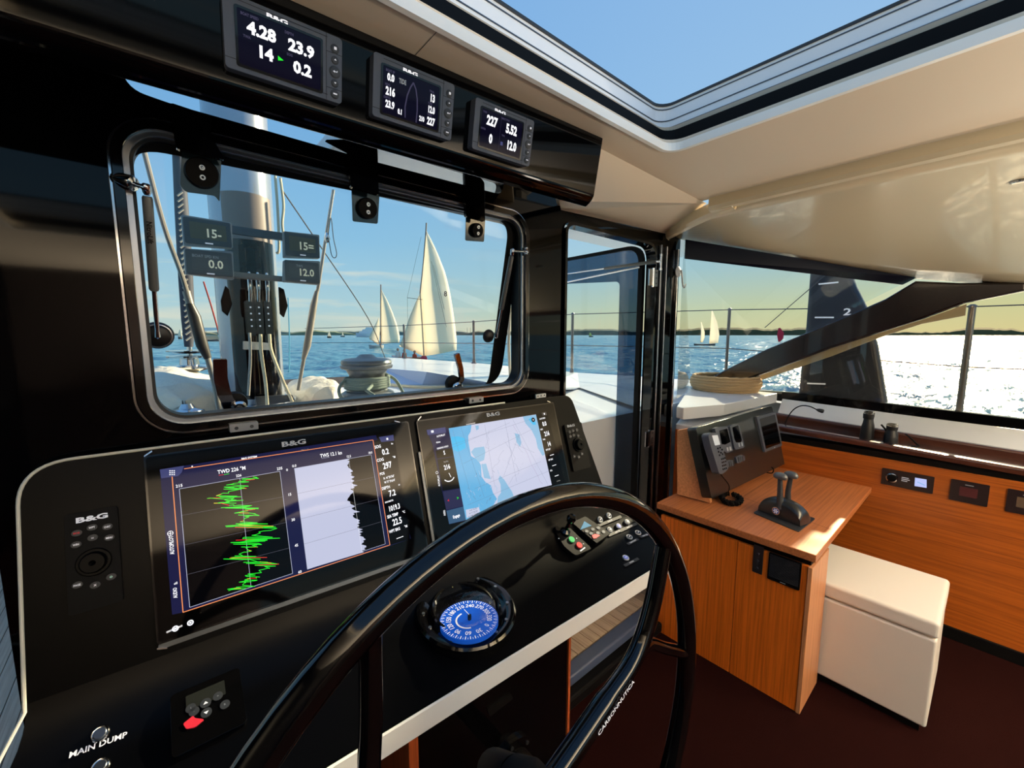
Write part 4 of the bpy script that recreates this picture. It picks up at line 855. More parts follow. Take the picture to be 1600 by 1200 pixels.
# box
ti = .188; yi = -.042; iu = V((cos(yi), sin(yi), 0)); inn = V((-sin(yi), cos(yi), 0)); iv = -V((0, 0, 1)) * cos(ti) + inn * sin(ti)
FI = Fr(V((0, .9, 2.1114)), iu, iv)
bx = thing('instrument_box', FI.pt(.5, .15), 'long black gloss overhead box carrying three instrument displays', 'box')
prof = [(-.037, 0), (.132, 0), (.148, -.012), (.160, -.03)]   # (down, out)
b = MB(); e0_ = -1.0; e1_ = FI.px(940, 232)[0]
def sec(a): return [FI.pt(a, p[0], p[1]) for p in rpoly(prof[:4], [0, .008, .01, 0], 4)] + [FI.pt(a, .128, -.05), FI.pt(a, .03, -.235), FI.pt(a, .014, -.25)]
b.prism(sec(e0_), sec(e1_ - .0), WALLB); b.build('body', bx, bevel=.003)
def inst(quad, lab, content, lgx):
    P = PX(FI, quad); a0 = (P[0][0] + P[3][0]) / 2; a1 = (P[1][0] + P[2][0]) / 2; b0 = (P[0][1] + P[1][1]) / 2; b1 = (P[2][1] + P[3][1]) / 2
    W_ = a1 - a0; H_ = b1 - b0; cc = FI.pt((a0 + a1) / 2, b1)
    t = thing('instrument_display', cc, lab, 'instrument', 'overhead instrument displays')
    b = MB(); b.plate(FI, rrect(a0, b0, a1, b1, .006), GREY, 0, .022)
    b.plate(FI, rrect(a0 + .01, b0 + .004, a1 - .004, b1 - .004, .004), MATTE, .0, .0)
    b.build('housing', t, bevel=.0028, seg=3)
    f5 = FI.off(.0222); sx0 = a0 + W_ * .105; sx1 = a0 + W_ * .795; sy0 = b0 + H_ * .155; sy1 = b0 + H_ * .90
    k = MB(); k.holed(f5, rrect(sx0 - .004, sy0 - .004, sx1 + .004, sy1 + .004, .004), [rrect(sx0, sy0, sx1, sy1, .002)], BLK, -.001, .0012); k.build('screen_surround', t)
    k = MB(); k.plate(f5, rrect(sx0, sy0, sx1, sy1, .002), INK, -.001, .0004)
    U = lambda u, v: (sx0 + (sx1 - sx0) * u, sy0 + (sy1 - sy0) * v)
    for c in content:
        if c[0] == 't':
            _, s, u, v, h_, w_, m = c; a, q = U(u, v); k.text(f5, s, a, q, h_ * (sy1 - sy0), m, w_, .045, .0010)
        elif c[0] == 'l': k.line(f5, [U(*p) for p in c[1]], c[2], c[3], .0008)
        elif c[0] == 'p': k.flat(f5, [U(*p) for p in c[1]], c[2], .0009)
    k.build('screen', t)
    a, q = U(lgx, -.075); k = MB(); k.text(f5, BG, a, q, .0068, WHT if False else mat('bright print', (235, 235, 240), .5, emit=(235, 235, 240), es=.8), 1.8, .04, .0006); k.build('logo', t)['label'] = 'white maker lettering'
    k = MB(); xk = a0 + W_ * .86
    k.line(f5, [(xk - .002, b0), (xk - .002, b1)], .0008, MATTE, .0003)
    for v in (.26, .80): k.line(f5, [(xk - .002, b0 + H_ * v), (a1, b0 + H_ * v)], .0008, MATTE, .0003)
    k.line(f5, [(a0, b1 - .016), (a0 + .018, b1 - .016), (a0 + .025, b1 - .009), (xk, b1 - .009)], .0009, MATTE, .0003)
    k.line(f5, [(a0 + .02, b0 + .006), (xk, b0 + .006)], .0008, MATTE, .0003); k.build('seam', t)
    for i, v in enumerate((.19, .36, .54, .71, .88)):
        r = .0088 if i == 2 else .0066 if i in (0, 4) else .0058; a = a0 + W_ * .93; q = b0 + H_ * v
        k = MB(); k.lathe(f5.pt(a, q, -.001), f5.n, [(0, r * 1.22), (.0014, r * 1.2), (.0016, r), (.003, r * .96), (.0034, r * .7), (.0034, 0)], DGREY, 22)
        kk = k.build('button', t, smooth=True); g = f5.off(.0038); k = MB()
        if i == 0: k.plate(g, rrect(a - .0024, q - .0024, a + .0024, q + .0024, .0005, 1), PRNT, 0, .0002)
        elif i in (1, 3): s = -1 if i == 1 else 1; k.flat(g, [(a - .0022, q - s * .001), (a + .0022, q - s * .001), (a, q + s * .0018)], PRNT, .0002)
        elif i == 2: k.line(g, [(a - .003, q), (a + .0035, q), (a + .0035, q - .0025)], .0013, PRNT, .0002); k.flat(g, [(a - .0045, q), (a - .001, q - .0022), (a - .001, q + .0022)], PRNT, .0002)
        else: k.plate(g, rrect(a - .0036, q - .0012, a + .0036, q + .0012, .0006, 2), PRNT, 0, .0002)
        k.build('symbol', kk)
    return t
DIM = glow('dim violet pixels', (70, 66, 92), .8)
inst([(345, -3), (530, 63), (528, 164.5), (350, 112)], 'leftmost overhead instrument display reading 4.28, 23.9, 14 and 0.2', [
    ('t', '4.28', .27, .27, .215, 1.0, WHT), ('t', '23.9', .75, .30, .215, 1.0, WHT), ('t', '14', .32, .64, .215, 1.0, WHT), ('t', '0.2', .76, .69, .215, 1.0, WHT), ('p', [(.455, .60), (.455, .69), (.525, .655)], GREEN),
    ('t', 'BOAT SPEED', .14, .07, .05, .8, DIM), ('t', 'DEPTH', .60, .10, .05, .8, DIM), ('t', 'TWA', .10, .46, .05, .8, DIM), ('t', 'SOG', .6, .50, .05, .8, DIM)], .46)
inst([(579, 86), (701, 135), (699.5, 224), (575, 182)], 'middle overhead instrument display headed TIDE with a hull outline', [
    ('t', '0.0', .13, .20, .145, .7, WHT), ('t', 'TIDE', .33, .19, .10, .62, PRNTD), ('t', '216', .13, .50, .165, .66, WHT), ('t', '23.9', .13, .78, .15, .62, WHT), ('t', '0.1', .30, .86, .11, .62, WHT), ('t', '13', .885, .30, .165, .62, WHT), ('t', '12.0', .875, .57, .15, .55, WHT), ('t', '227', .875, .84, .165, .62, WHT), ('t', '210', .70, .85, .11, .6, WHT),
    ('l', [(.40, .95), (.39, .72), (.42, .45), (.47, .25), (.52, .12), (.57, .25), (.60, .45), (.61, .72), (.60, .98)], .0028, DIM),
    ('t', 'BOAT SP', .12, .07, .05, .8, DIM), ('t', 'HDG', .08, .37, .05, .8, DIM), ('t', 'DEPTH', .08, .65, .05, .8, DIM), ('t', 'TWA', .86, .16, .05, .8, DIM), ('t', 'TWS', .84, .44, .05, .8, DIM), ('t', 'TWD', .84, .70, .05, .8, DIM)], .46)
inst([(737, 156), (827, 191), (818.5, 264), (729, 231)], 'rightmost overhead instrument display reading 227, 5.52, 0 and 12.0', [
    ('t', '227', .25, .25, .24, .74, WHT), ('t', '5.52', .73, .28, .24, .72, WHT), ('t', '0', .25, .72, .235, .7, WHT), ('t', '12.0', .78, .72, .235, .66, WHT), ('p', [(.49, .70), (.55, .70), (.55, .80), (.49, .80)], NAVL),
    ('t', 'TWD', .07, .08, .05, .8, DIM), ('t', 'TIME ST START', .56, .07, .05, .7, DIM), ('t', 'GWDIR', .06, .52, .05, .7, DIM), ('t', 'TWS', .54, .52, .05, .8, DIM), ('l', [(.46, .05), (.46, .95)], .0004, DIM)], .42)

# ================================================================== DOORWAY on the starboard side of the helm
dr = thing('door_1', (2.0, 1.3, .1)); struct(dr)
fL = FX(2.0)
# opening trim
dr_frame = rpoly([(1.325, .13), (1.325, -2.02), (2.035, -2.02), (2.035, .13)], [0, .05, .09, 0], 7)
dr_in = rpoly([(1.338, .13), (1.338, -2.007), (2.020, -2.007), (2.020, .13)], [0, .045, .08, 0], 7)
b = MB(); n = len(dr_frame); b.add([fw.pt(x, y, .012) for x, y in dr_frame] + [fw.pt(x, y, .012) for x, y in dr_in] + [fw.pt(x, y, -.045) for x, y in dr_in], [[i, i + 1, n + i + 1, n + i] for i in range(n - 1)] + [[n + i, n + i + 1, 2 * n + i + 1, 2 * n + i] for i in range(n - 1)], BLK); b.build('door_frame', dr)
for (x0, x1, m, nm) in ((2.062, 2.074, ALU, 'metal_bead'), (2.120, 2.128, ALU, 'metal_bead'), (2.24, 2.252, CHR, 'metal_bead')):
    b = MB(); b.box((x0, 1.204, -.1), (x1, 1.2195, 2.02), m); b.build(nm, dr, bevel=.003)
# open leaf, perpendicular to the bulkhead
lo_ = rpoly([(-2.20, .02), (-2.20, -2.015), (-1.285, -2.015), (-1.285, .02)], [.05, .05, .09, .05], 7)
li_ = rpoly([(-2.09, -.1), (-2.09, -1.885), (-1.415, -1.845), (-1.41, -.1)], [.03, .02, .03, .03], 6)
b = MB(); b.plate(fL, lo_, glass('door glass', (.88, .93, .95, 1)), -.010, -.002); b.build('glass_pane', dr)
b = MB(); n = 0; b.holed(fL, lo_, [li_], glass('smoked blue border', (.30, .37, .46, 1)), -.0015, .0); b.build('tinted_border', dr)
lo2 = rpoly([(-2.212, .032), (-2.212, -2.027), (-1.270, -2.027), (-1.270, .032)], [.055, .055, .10, .055], 7)
b = MB(); b.holed(fL, lo2, [rpoly([(-2.195, .015), (-2.195, -2.010), (-1.298, -2.010), (-1.298, .015)], [.05, .05, .088, .05], 7)], MATTE, -.02, .004); b.build('rubber_edge', dr, bevel=.003)
b = MB(); P0 = onX(884, 441, 1.985); P1_ = onX(1000, 417, 1.985); b.tube([P0, P1_], .006, CHR, 12); b.build('top_rail', dr, smooth=True)
s_, d_ = strut(onX(1030, 408, 1.96), onX(884, 428, 1.96), dr, .0085, .5)
b = MB(); q = onY(1032, 410, 1.2); b.lathe(q, V((0, 0, 1)), [(-.03, .008), (.03, .008)], CHR, 14); b.lathe(q + V((0, 0, .03)), V((0, 0, 1)), [(0, .010), (.012, .010)], CHR, 14); b.lathe(q - V((0, 0, .042)), V((0, 0, 1)), [(0, .010), (.012, .010)], CHR, 14); b.build('strut_bracket', dr, smooth=True)
b = MB(); b.lathe(onX(884, 428, 1.96), V((-1, 0, 0)), [(-.02, .006), (.012, .006), (.014, .003)], CHR, 14); b.build('strut_pin', dr, smooth=True)
for (x, y) in ((1020, 434), (1014, 685)):
    f6 = FY(1.205); a_, c_ = f6.px(x, y); h_ = MB()
    h_.plate(f6, rrect(a_ - .040, c_ - .042, a_ - .008, c_ + .042, .004), CHR, 0, .005); h_.plate(f6, rrect(a_ + .002, c_ - .042, a_ + .040, c_ + .042, .004), ALU, 0, .005)
    h_.lathe(f6.pt(a_ - .003, c_ + .048, .004), V((0, 0, 1)), [(0, .006), (.096, .006)], CHR, 14)
    hh = h_.build('hinge', dr, bevel=.001)
    for s_ in (-.028, 0, .028): k = MB(); k.disc(f6, a_ + .026, c_ + s_, .0045, DALU, .005, .006, 12); k.build('screw', hh)
# suction hook on the edge of the post
f6 = FY(1.2); a_, c_ = f6.px(1061, 425); K = f6.pt(a_ - .01, c_, .0)
hk = thing('suction_hook', K, 'white suction hook stuck on the black post by the door', 'hook')
b = MB(); b.lathe(K, f6.n, [(0, .030), (.003, .029), (.008, .016), (.011, .0)], WHITE, 26); b.build('cup', hk, smooth=True)
b = MB(); b.tube(smoothpath([K + V((.012, -.012, .01)), K + V((.02, -.014, -.03)), K + V((.025, -.016, -.065)), K + V((.04, -.018, -.085)), K + V((.055, -.018, -.065))], 5), .0042, WHITE, 10); b.build('hook_arm', hk, smooth=True)

# ================================================================== NAVIGATION DESK
nd = thing('navigation_desk', (2.4, .7, 0), 'teak navigation desk cabinet with black shadow gap under the top', 'desk')
b = MB(); b.plate(FZ(.70), [(1.885, -.392), (1.885, -1.07), (2.998, -1.07), (2.998, -.40)], TEAKX, -.032, 0); b.build('top', nd, bevel=.003)
b = MB(); b.box((1.915, .412, .638), (2.992, 1.06, .667), MATTE); b.build('shadow_gap', nd)
fcb = FX(1.9)
b = MB(); b.box((1.9, .682, 0), (2.13, 1.05, .637), TEAKV); b.build('left_door', nd, bevel=.0015)
b = MB(); b.box((1.9, .418, 0), (2.13, .679, .637), TEAKV); b.build('right_door', nd, bevel=.0015)
b = MB(); b.box((1.896, .402, 0), (2.14, .417, .637), teak('pale teak end', (176, 112, 70), (206, 142, 96), 2)); b.build('end_panel', nd, bevel=.0015)['label'] = 'paler teak end panel'
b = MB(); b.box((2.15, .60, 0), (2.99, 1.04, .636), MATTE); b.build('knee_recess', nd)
b = MB(); b.box((2.29, 1.10, -.0), (2.33, 1.20, 1.0), teak('teak warm strip', (176, 84, 34), (224, 126, 58), 2)); b.build('filler_panel', nd)
b = MB(); fz7 = FZ(.7002); b.line(fz7, [fz7.px(1160, 777), fz7.px(1300, 828)], .0018, MATTE, .0003); b.line(fz7, [fz7.px(1160, 777), fz7.px(1225, 735)], .0015, MATTE, .0003); b.build('lid_seam', nd)
sw = MB(); q = PX(fcb, [(1178, 850), (1194, 853), (1191, 898), (1176, 895)]); a0 = (q[0][0] + q[3][0]) / 2; a1 = (q[1][0] + q[2][0]) / 2
t = thing('switch_plate', fcb.pt((a0 + a1) / 2, q[2][1]), 'slim grey metal switch plate on the teak cabinet front', 'switch')
sw.plate(fcb, rrect(a0, q[0][1], a1, q[2][1], .002), DALU, 0, .004); sw.build('plate', t, bevel=.001)
for i in range(3): k = MB(); k.disc(fcb, (a0 + a1) / 2, q[0][1] + .035 + i * .032, .0045, GREY, .004, .0052, 12); k.build('button', t)
q = PX(fcb, [(1202, 861), (1253, 880), (1250, 920), (1200, 905)]); a0 = (q[0][0] + q[3][0]) / 2; a1 = (q[1][0] + q[2][0]) / 2; b0 = (q[0][1] + q[1][1]) / 2; b1 = (q[2][1] + q[3][1]) / 2
t = thing('wall_speaker', fcb.pt((a0 + a1) / 2, b1), 'square black speaker grille on the teak cabinet front', 'speaker')
k = MB(); k.plate(fcb, rrect(a0, b0, a1, b1, .004), MATTE, 0, .008); k.build('frame', t, bevel=.002)
k = MB(); nl = 22
for i in range(nl): y = b0 + .006 + (b1 - b0 - .018) * i / nl; k.plate(fcb, [(a0 + .005, y), (a1 - .005, y), (a1 - .005, y + .002), (a0 + .005, y + .002)], DGREY, .008, .0092)
k.text(fcb, 'speaker', (a0 + a1) / 2, b1 - .007, .003, PRNTD, 1.2, 0, .0095) if False else k.line(fcb, [((a0 + a1) / 2 - .01, b1 - .007), ((a0 + a1) / 2 + .01, b1 - .007)], .002, PRNTD, .0095)
k.build('grille', t)
# throttle
TB = FZ(.7003); c0 = TB.pt(*TB.px(1226, 818)); tv = V((-.0, -.0, 0))
th = thing('throttle_lever', V((c0.x, c0.y, .70)), 'black twin engine throttle with two levers on the teak desk', 'throttle')
P = [TB.px(*p) for p in ((1178, 803), (1250, 832), (1272, 812), (1200, 790))]
ax = (V(P[1]) - V(P[0])); ax.normalize(); axw = V((ax.x, -ax.y, 0)); acr = V((-axw.y, axw.x, 0)); 
if acr.x < 0: acr = -acr
cx_ = sum(p[0] for p in P) / 4; cy_ = -sum(p[1] for p in P) / 4; Cc = V((cx_, cy_, .7005))
fT = Fr(Cc, axw, -acr)
if True:
    b = MB(); b.plate(FZ(.7003), rpoly([TB.px(1177, 802), TB.px(1248, 832), TB.px(1274, 811), TB.px(1203, 787)], .01), DGREY, 0, .004); b.build('base_plate', th, bevel=.001)
hl = (V(P[1]) - V(P[0])).length / 2 * .93; hw = .048
b = MB(); rows = []
for i in range(17):
    g = pi * i / 16; x = -cos(g) * hl; hgt = .088 * sin(g) ** .62
    row = []
    for j in range(11):
        s = -1 + j / 5; row.append(Cc + axw * x + acr * (hw * s * (1 - .18 * abs(s) ** 3)) + V((0, 0, .004 + max(.002, hgt * (1 - .30 * abs(s) ** 3.2)))))
    rows.append([row[0] * 1 + V((0, 0, .004 + Cc.z - row[0].z))] + row + [row[-1] + V((0, 0, .004 + Cc.z - row[-1].z))])
m_ = 13; b.add([p for r in rows for p in r], [[i * m_ + j, i * m_ + j + 1, (i + 1) * m_ + j + 1, (i + 1) * m_ + j] for i in range(16) for j in range(m_ - 1)], mat('graphite shell', (34, 36, 38), .28, coat=.4)); b.build('housing', th, smooth=True)
for s in (-1, 1):
    side = acr * (-s * .030 + 0); base = Cc + side + V((0, 0, .05)); lean = axw * (-.01) + V((0, 0, .14)); tp = base + lean + axw * (0.0 if s > 0 else .012)
    b = MB(); b.tube([base - V((0, 0, .02)), base + lean * .5, tp], [.016, .012, .010], mat('graphite lever', (56, 60, 64), .32, coat=.3), 14)
    b.tube(smoothpath([tp - axw * .028 + V((0, 0, .004)), tp - axw * .012 + V((0, 0, .010)), tp + axw * .012 + V((0, 0, .012)), tp + axw * .030 + V((0, 0, .006))], 4), [.008, .012, .014, .0155, .0165, .017, .017, .017, .0165, .016, .014, .011, .006], mat('graphite knob', (96, 102, 106), .3, coat=.4), 16); b.build('lever', th, smooth=True)
vn = -acr if (EYE - Cc).dot(acr) < 0 else acr
f8 = Fr(Cc + vn * (hw * .84 + .014) + V((0, 0, .040)) - axw * .004, axw, (0, 0, -1)); b = MB(); b.disc(f8, 0, 0, .0175, CHR, -.02, 0, 26); b.disc(f8, 0, 0, .014, mat('badge blue', (40, 90, 170), .3), 0, .0006, 24)
for g in range(0, 360, 60): b.line(f8, [(.003 * cos(radians(g)), .003 * sin(radians(g))), (.011 * cos(radians(g)), .011 * sin(radians(g)))], .003, PRNT, .001)
b.build('badge', th)['label'] = 'round blue and silver badge'
# instrument pod at the back of the desk
pb = V((2.035, .868, .745)); pu = V((1, -.035, 0)).normalized(); pd = -(V((0, .085, .35)).normalized())
FP = Fr(pb, pu, pd)
pod = thing('radio_console', FP.pt(.45, .0), 'tilted black radio console at the back of the teak desk', 'console')
bl = FP.px(1112, 780); outp = PX(FP, [(1088, 668), (1206, 632), (1228, 722), (1112, 780)])
b = MB(); b.plate(FP, rpoly(outp, .02), mat('greenish black panel', (26, 30, 30), .28, coat=.5), -.05, 0); b.build('panel', pod, bevel=.005, seg=3)
b = MB(); b.plate(FP, rpoly([(outp[3][0] + .10, outp[3][1] - .03), (outp[3][0] + .10, outp[3][1] + .035), (outp[2][0] - .10, outp[2][1] + .045), (outp[2][0] - .10, outp[2][1] - .03)], .004), MATTE, -.12, -.052); b.build('foot', pod)
# teak cheek left of the pod
P = [onZ(1060, 775, .70), onZ(1108, 787, .70)]
tp1 = onY(1058, 672, .97); f9 = Fr(P[0], (P[1] - P[0]), (0, 0, -1)); qq = PX(f9, [(1058, 673), (1084, 668), (1110, 786), (1058, 772)])
b = MB(); b.plate(f9, qq, teak('pale teak cheek', (180, 116, 70), (214, 148, 98), 0), -.03, 0); b.build('cheek', pod)['label'] = 'pale teak side cheek'
def dev(px_, name, lab, cat, d, m, rad, grp=None):
    P = PX(FP, px_); t = thing(name, FP.pt(sum(p[0] for p in P) / len(P), max(p[1] for p in P)), lab, cat, grp); b = MB(); b.plate(FP, rpoly(P, rad), m, 0, d); b.build('housing', t, bevel=.003); return t
C = lambda x, y: (1040 + x * .175, 620 + y * .175)
REFL = SCRB
for (q, s, lab) in (([(410, 285), (440, 268), (525, 262), (540, 330), (572, 480), (520, 500), (470, 470)], [(450, 300), (520, 280), (548, 400), (500, 425), (470, 420)], 'left one of two small grey radio heads with glossy screen on the radio console'),
                    ([(545, 262), (570, 245), (610, 238), (632, 250), (676, 440), (660, 452), (596, 470), (585, 450)], [(566, 270), (618, 250), (650, 385), (640, 400), (600, 405), (584, 372)], 'right one of two small grey radio heads with glossy screen on the radio console')):
    t = dev([C(*p) for p in q], 'marine_radio', lab, 'radio', .018, GREY, .008)
    k = MB(); k.plate(FP, rpoly(PX(FP, [C(*p) for p in s]), .006), SCRB, .0175, .0192); k.build('screen', t)
    cx = sum(C(*p)[0] for p in q[-3:]) / 3; cy = sum(C(*p)[1] for p in q[-3:]) / 3
    for i in range(2): a, c = FP.px(*C(q[4][0] - 50 + i * 26, q[4][1] - 14 - i * 8)); k = MB(); k.plate(FP, rrect(a - .007, c - .010, a + .007, c + .010, .002), PRNTD, .0178, .0195); k.build('key', t)
    if 'left' in lab: pass
for (q, lab) in (([(530, 575), (560, 560), (590, 562), (596, 600), (580, 615), (545, 622)], 'small key panel under the left radio head beside the handset'), ([(612, 535), (665, 512), (688, 520), (694, 560), (640, 588), (622, 585)], 'small key panel under the right radio head')):
    t = dev([C(*p) for p in q], 'key_panel', lab, 'key panel', .010, GREY, .006)
    for i in range(3): a, c = FP.px(*C(q[0][0] + 22 + i * 18, q[0][1] + 22 - i * 5)); k = MB(); k.plate(FP, rrect(a - .006, c - .014, a + .006, c + .014, .002), DGREY, .010, .012); k.build('key', t)
t = dev([C(*p) for p in [(795, 172), (950, 125), (975, 130), (1018, 335), (995, 440), (870, 484), (852, 450)]][:0] or [C(795, 172), C(965, 122), C(1022, 425), C(868, 486)], 'repeater_display', 'rectangular glossy dark display at the right end of the radio console', 'display', .012, GREY, .006)
k = MB(); k.plate(FP, rpoly(PX(FP, [C(820, 190), C(955, 148), C(1005, 405), C(875, 456)]), .003), SCRB, .0118, .0132); k.build('screen', t)
a, c = FP.px(*C(952, 442)); k = MB(); k.disc(FP, a, c, .006, PRNTD, .012, .014, 12, .6); k.build('knob', t)
# handset in its clip with a coiled cord
FH = FP.off(.05)
hs = thing('radio_handset', FH.pt(*FH.px(*C(480, 680))), 'grey radio handset with keypad hanging on the left of the radio console', 'handset')
b = MB(); b.plate(FH, rpoly(PX(FH, [C(372, 345), C(392, 322), C(440, 318), C(462, 340), C(520, 520), C(540, 600), C(552, 640), C(525, 668), C(492, 690), C(468, 685), C(440, 590), C(400, 460)]), .012), GREY, -.03, .006); b.build('body', hs, bevel=.005, seg=3)
k = MB(); k.plate(FH, rpoly(PX(FH, [C(405, 345), C(455, 340), C(478, 425), C(432, 435)]), .004), mat('pale lcd', (200, 206, 210), .2, emit=(200, 206, 214), es=.35), .0055, .0068); k.build('screen', hs)
for i in range(4):
    for j in range(3):
        a, c = FH.px(*C(490 + j * 14 + i * 4, 555 + i * 30 - j * 5)); k = MB(); k.plate(FH, rrect(a - .0035, c - .0045, a + .0035, c + .0045, .001), BLK, .006, .0078); k.build('key', hs)
for (x, y) in ((455, 460), (475, 452), (492, 470), (462, 490), (482, 498), (498, 510), (470, 520)):
    a, c = FH.px(*C(x, y)); k = MB(); k.disc(FH, a, c, .0048, BLK, .006, .0085, 12); k.build('key', hs)
b = MB(); A0 = FH.pt(*FH.px(*C(505, 695)), -.005); B0 = onZ(*C(560, 860), .715)
b.tube(smoothpath([A0, lerp(A0, B0, .5) + V((0, -.02, 0)), B0], 6), .0025, MATTE, 8)
core = smoothpath([B0, onZ(*C(500, 880), .716), onZ(*C(520, 925), .716), onZ(*C(580, 950), .716), onZ(*C(650, 945), .716), onZ(*C(672, 915), .716), onZ(*C(640, 885), .716), onZ(*C(600, 870), .73)], 26)
hel = []
for i, p in enumerate(core[:-1]):
    t = (core[i + 1] - p).normalized(); u = V((0, 0, 1)); w = t.cross(u); g = i * 1.35
    hel.append(p + (u * cos(g) + w * sin(g)) * .012)
b.tube(hel, .0038, MATTE, 7); b.build('coiled_cord', hs, smooth=True)['label'] = 'black coiled cord'
cbl = MB(); cbl.tube(smoothpath([onZ(*C(860, 650), .72), onZ(*C(905, 622), .75), onZ(*C(960, 640), .74), onZ(*C(950, 680), .706), onZ(*C(880, 672), .706)], 6), .0035, MATTE, 8)
tag(cbl.build('cable', smooth=True), 'loose black cable loop on the desk below the radio console', 'cable')
# gooseneck lamp
G0 = onX(1226, 664, 3.12); 
gl_ = thing('gooseneck_lamp', G0, 'black gooseneck reading lamp bending over the ledge by the radio console', 'lamp')
b = MB(); gp_ = smoothpath([onX(*p, 3.12) for p in ((1226, 664), (1231, 652), (1240, 640), (1252, 634), (1265, 635), (1276, 640))], 6); b.tube(gp_, .0035, MATTE, 10); b.build('neck', gl_, smooth=True)
b = MB(); q0 = gp_[-1]; q1 = onX(1287, 643, 3.12); b.tube([q0, lerp(q0, q1, .3), lerp(q0, q1, .8), q1], [.006, .011, .013, .010], DGREY, 16); b.build('lamp_head', gl_, smooth=True)
# binoculars standing on the ledge
def bino(px_, h_, lab, tilt):
    B_ = V((3.16, onX(px_, 695, 3.16).y, 0)); B_.z = .922 + .035 * (B_.y + .1)
    t = thing('binoculars', B_, lab, 'binoculars', 'binoculars on the ledge')
    for s in (-1, 1):
        x = V((s * .034, s * .004, 0))
        b = MB(); b.lathe(B_ + x, V((0, 0, 1)), [(0, .0), (0, .031), (h_ * .12, .032), (h_ * .45, .030), (h_ * .62, .024), (h_ * .78, .021), (h_ * .8, .025), (h_ * .97, .026), (h_, .022), (h_ - .006, .019), (h_ - .012, 0)], mat('black rubber armour', (24, 23, 24), .42), 24); br = b.build('barrel', t, smooth=True)
        b = MB(); b.lathe(B_ + x + V((0, 0, h_ * .985)), V((0, 0, 1)), [(0, .0235), (.004, .0235), (.004, .019), (0, .019)], CHR, 24); b.build('eyepiece_ring', br, smooth=True)
    b = MB(); b.box((B_.x - .012, B_.y - .02, B_.z + h_ * .2), (B_.x + .012, B_.y + .02, B_.z + h_ * .55), MATTE); b.build('bridge', t, bevel=.004)
    b = MB(); b.tube(smoothpath([B_ + V((-.01, -.06, h_ * .6)), B_ + V((-.02, -.085, h_ * .42)), B_ + V((-.02, -.10, h_ * .25)), B_ + V((-.03, -.12, .006)), B_ + V((-.05, -.09, .005))], 5), .005, MATTE, 8); b.build('strap', t, smooth=True)
bino(1353, .155, 'taller pair of black binoculars standing nearer the lamp on the wooden ledge', 0)
bino(1391, .10, 'lower pair of black binoculars on the ledge, right of the taller pair', 1)
# three fittings in the teak side panel
fT3 = Fr((2.9995, 0, 0), (0, -1, 0), (0, 0, -1))
def panel(px_, name, lab, cat):
    P = PX(fT3, px_); a0 = (P[0][0] + P[3][0]) / 2; a1 = (P[1][0] + P[2][0]) / 2; b0 = (P[0][1] + P[1][1]) / 2; b1 = (P[2][1] + P[3][1]) / 2
    t = thing(name, fT3.pt((a0 + a1) / 2, b1), lab, cat); b = MB(); b.plate(fT3, rrect(a0, b0, a1, b1, .003), mat('brown black plate', (34, 22, 24), .35), 0, .004); b.build('plate', t, bevel=.001); return t, a0, b0, a1, b1
t, a0, b0, a1, b1 = panel([(1378, 731), (1461, 745), (1457, 771), (1377, 756)], 'stereo_control', 'dark stereo control plate with round silver-ringed knob and small lit screen', 'stereo')
a, c = fT3.px(1394, 746); k = MB(); k.lathe(fT3.pt(a, c, .004), fT3.n, [(0, .026), (.010, .025), (.012, .020)], CHR, 28); k.lathe(fT3.pt(a, c, .004), fT3.n, [(0, .02), (.014, .0195), (.015, 0)], MATTE, 28); k.build('knob', t, smooth=True)
P = PX(fT3, [(1430, 746), (1448, 749), (1448, 762), (1429, 759)]); k = MB(); k.plate(fT3, P, glow('lit blue', (190, 200, 250), 1.0), .0038, .0055); k.line(fT3, [(P[0][0] + .01, P[0][1] + .02), (P[2][0] - .008, P[2][1] - .012)], .003, BLUE1, .006); k.build('screen', t)
k = MB(); a, c = fT3.px(1415, 750)
for i, w_ in enumerate((.012, .014, .010)): k.line(fT3, [(a - .016, c - .012 + i * .009), (a - .016 + w_ * 2.3, c - .012 + i * .009)], .003, PRNT, .0045)
k.build('lettering', t)
for (q, lab, sc_) in (([(1486, 748), (1547, 758), (1543, 792), (1483, 780)], 'dark wall display plate between the stereo control and the frame edge', (80, 36, 40)), ([(1574, 763), (1640, 774), (1636, 812), (1571, 798)], 'dark wall display plate cut by the right frame edge', (96, 80, 66))):
    t, a0, b0, a1, b1 = panel(q, 'wall_display', lab, 'display')
    k = MB(); k.plate(fT3, rrect(a0 + .25 * (a1 - a0), b0 + .28 * (b1 - b0), a1 - .28 * (a1 - a0), b1 - .28 * (b1 - b0), .002), mat('dim wine lcd%d' % sc_[0], sc_, .3), .0035, .005); k.build('screen', t)
    k = MB(); k.line(fT3, [(a0 + .38 * (a1 - a0), b0 + .17 * (b1 - b0)), (a0 + .60 * (a1 - a0), b0 + .17 * (b1 - b0))], .004, PRNTD, .0045); k.build('lettering', t)
# ottoman
ot = thing('ottoman', (2.37, .23, 0), 'boxy cream leather ottoman seat tucked half under the teak desk', 'ottoman')
b = MB(); b.box((2.17, .075, 0), (2.56, .47, .04), MATTE); b.build('plinth', ot)
b = MB(); b.box((2.15, .056, .036), (2.585, .49, .404), LEATH); b.build('body', ot, bevel=.010, seg=4)
b = MB(); b.box((2.146, .052, .408), (2.589, .494, .478), LEATH); b.build('seat_lid', ot, bevel=.016, seg=5)
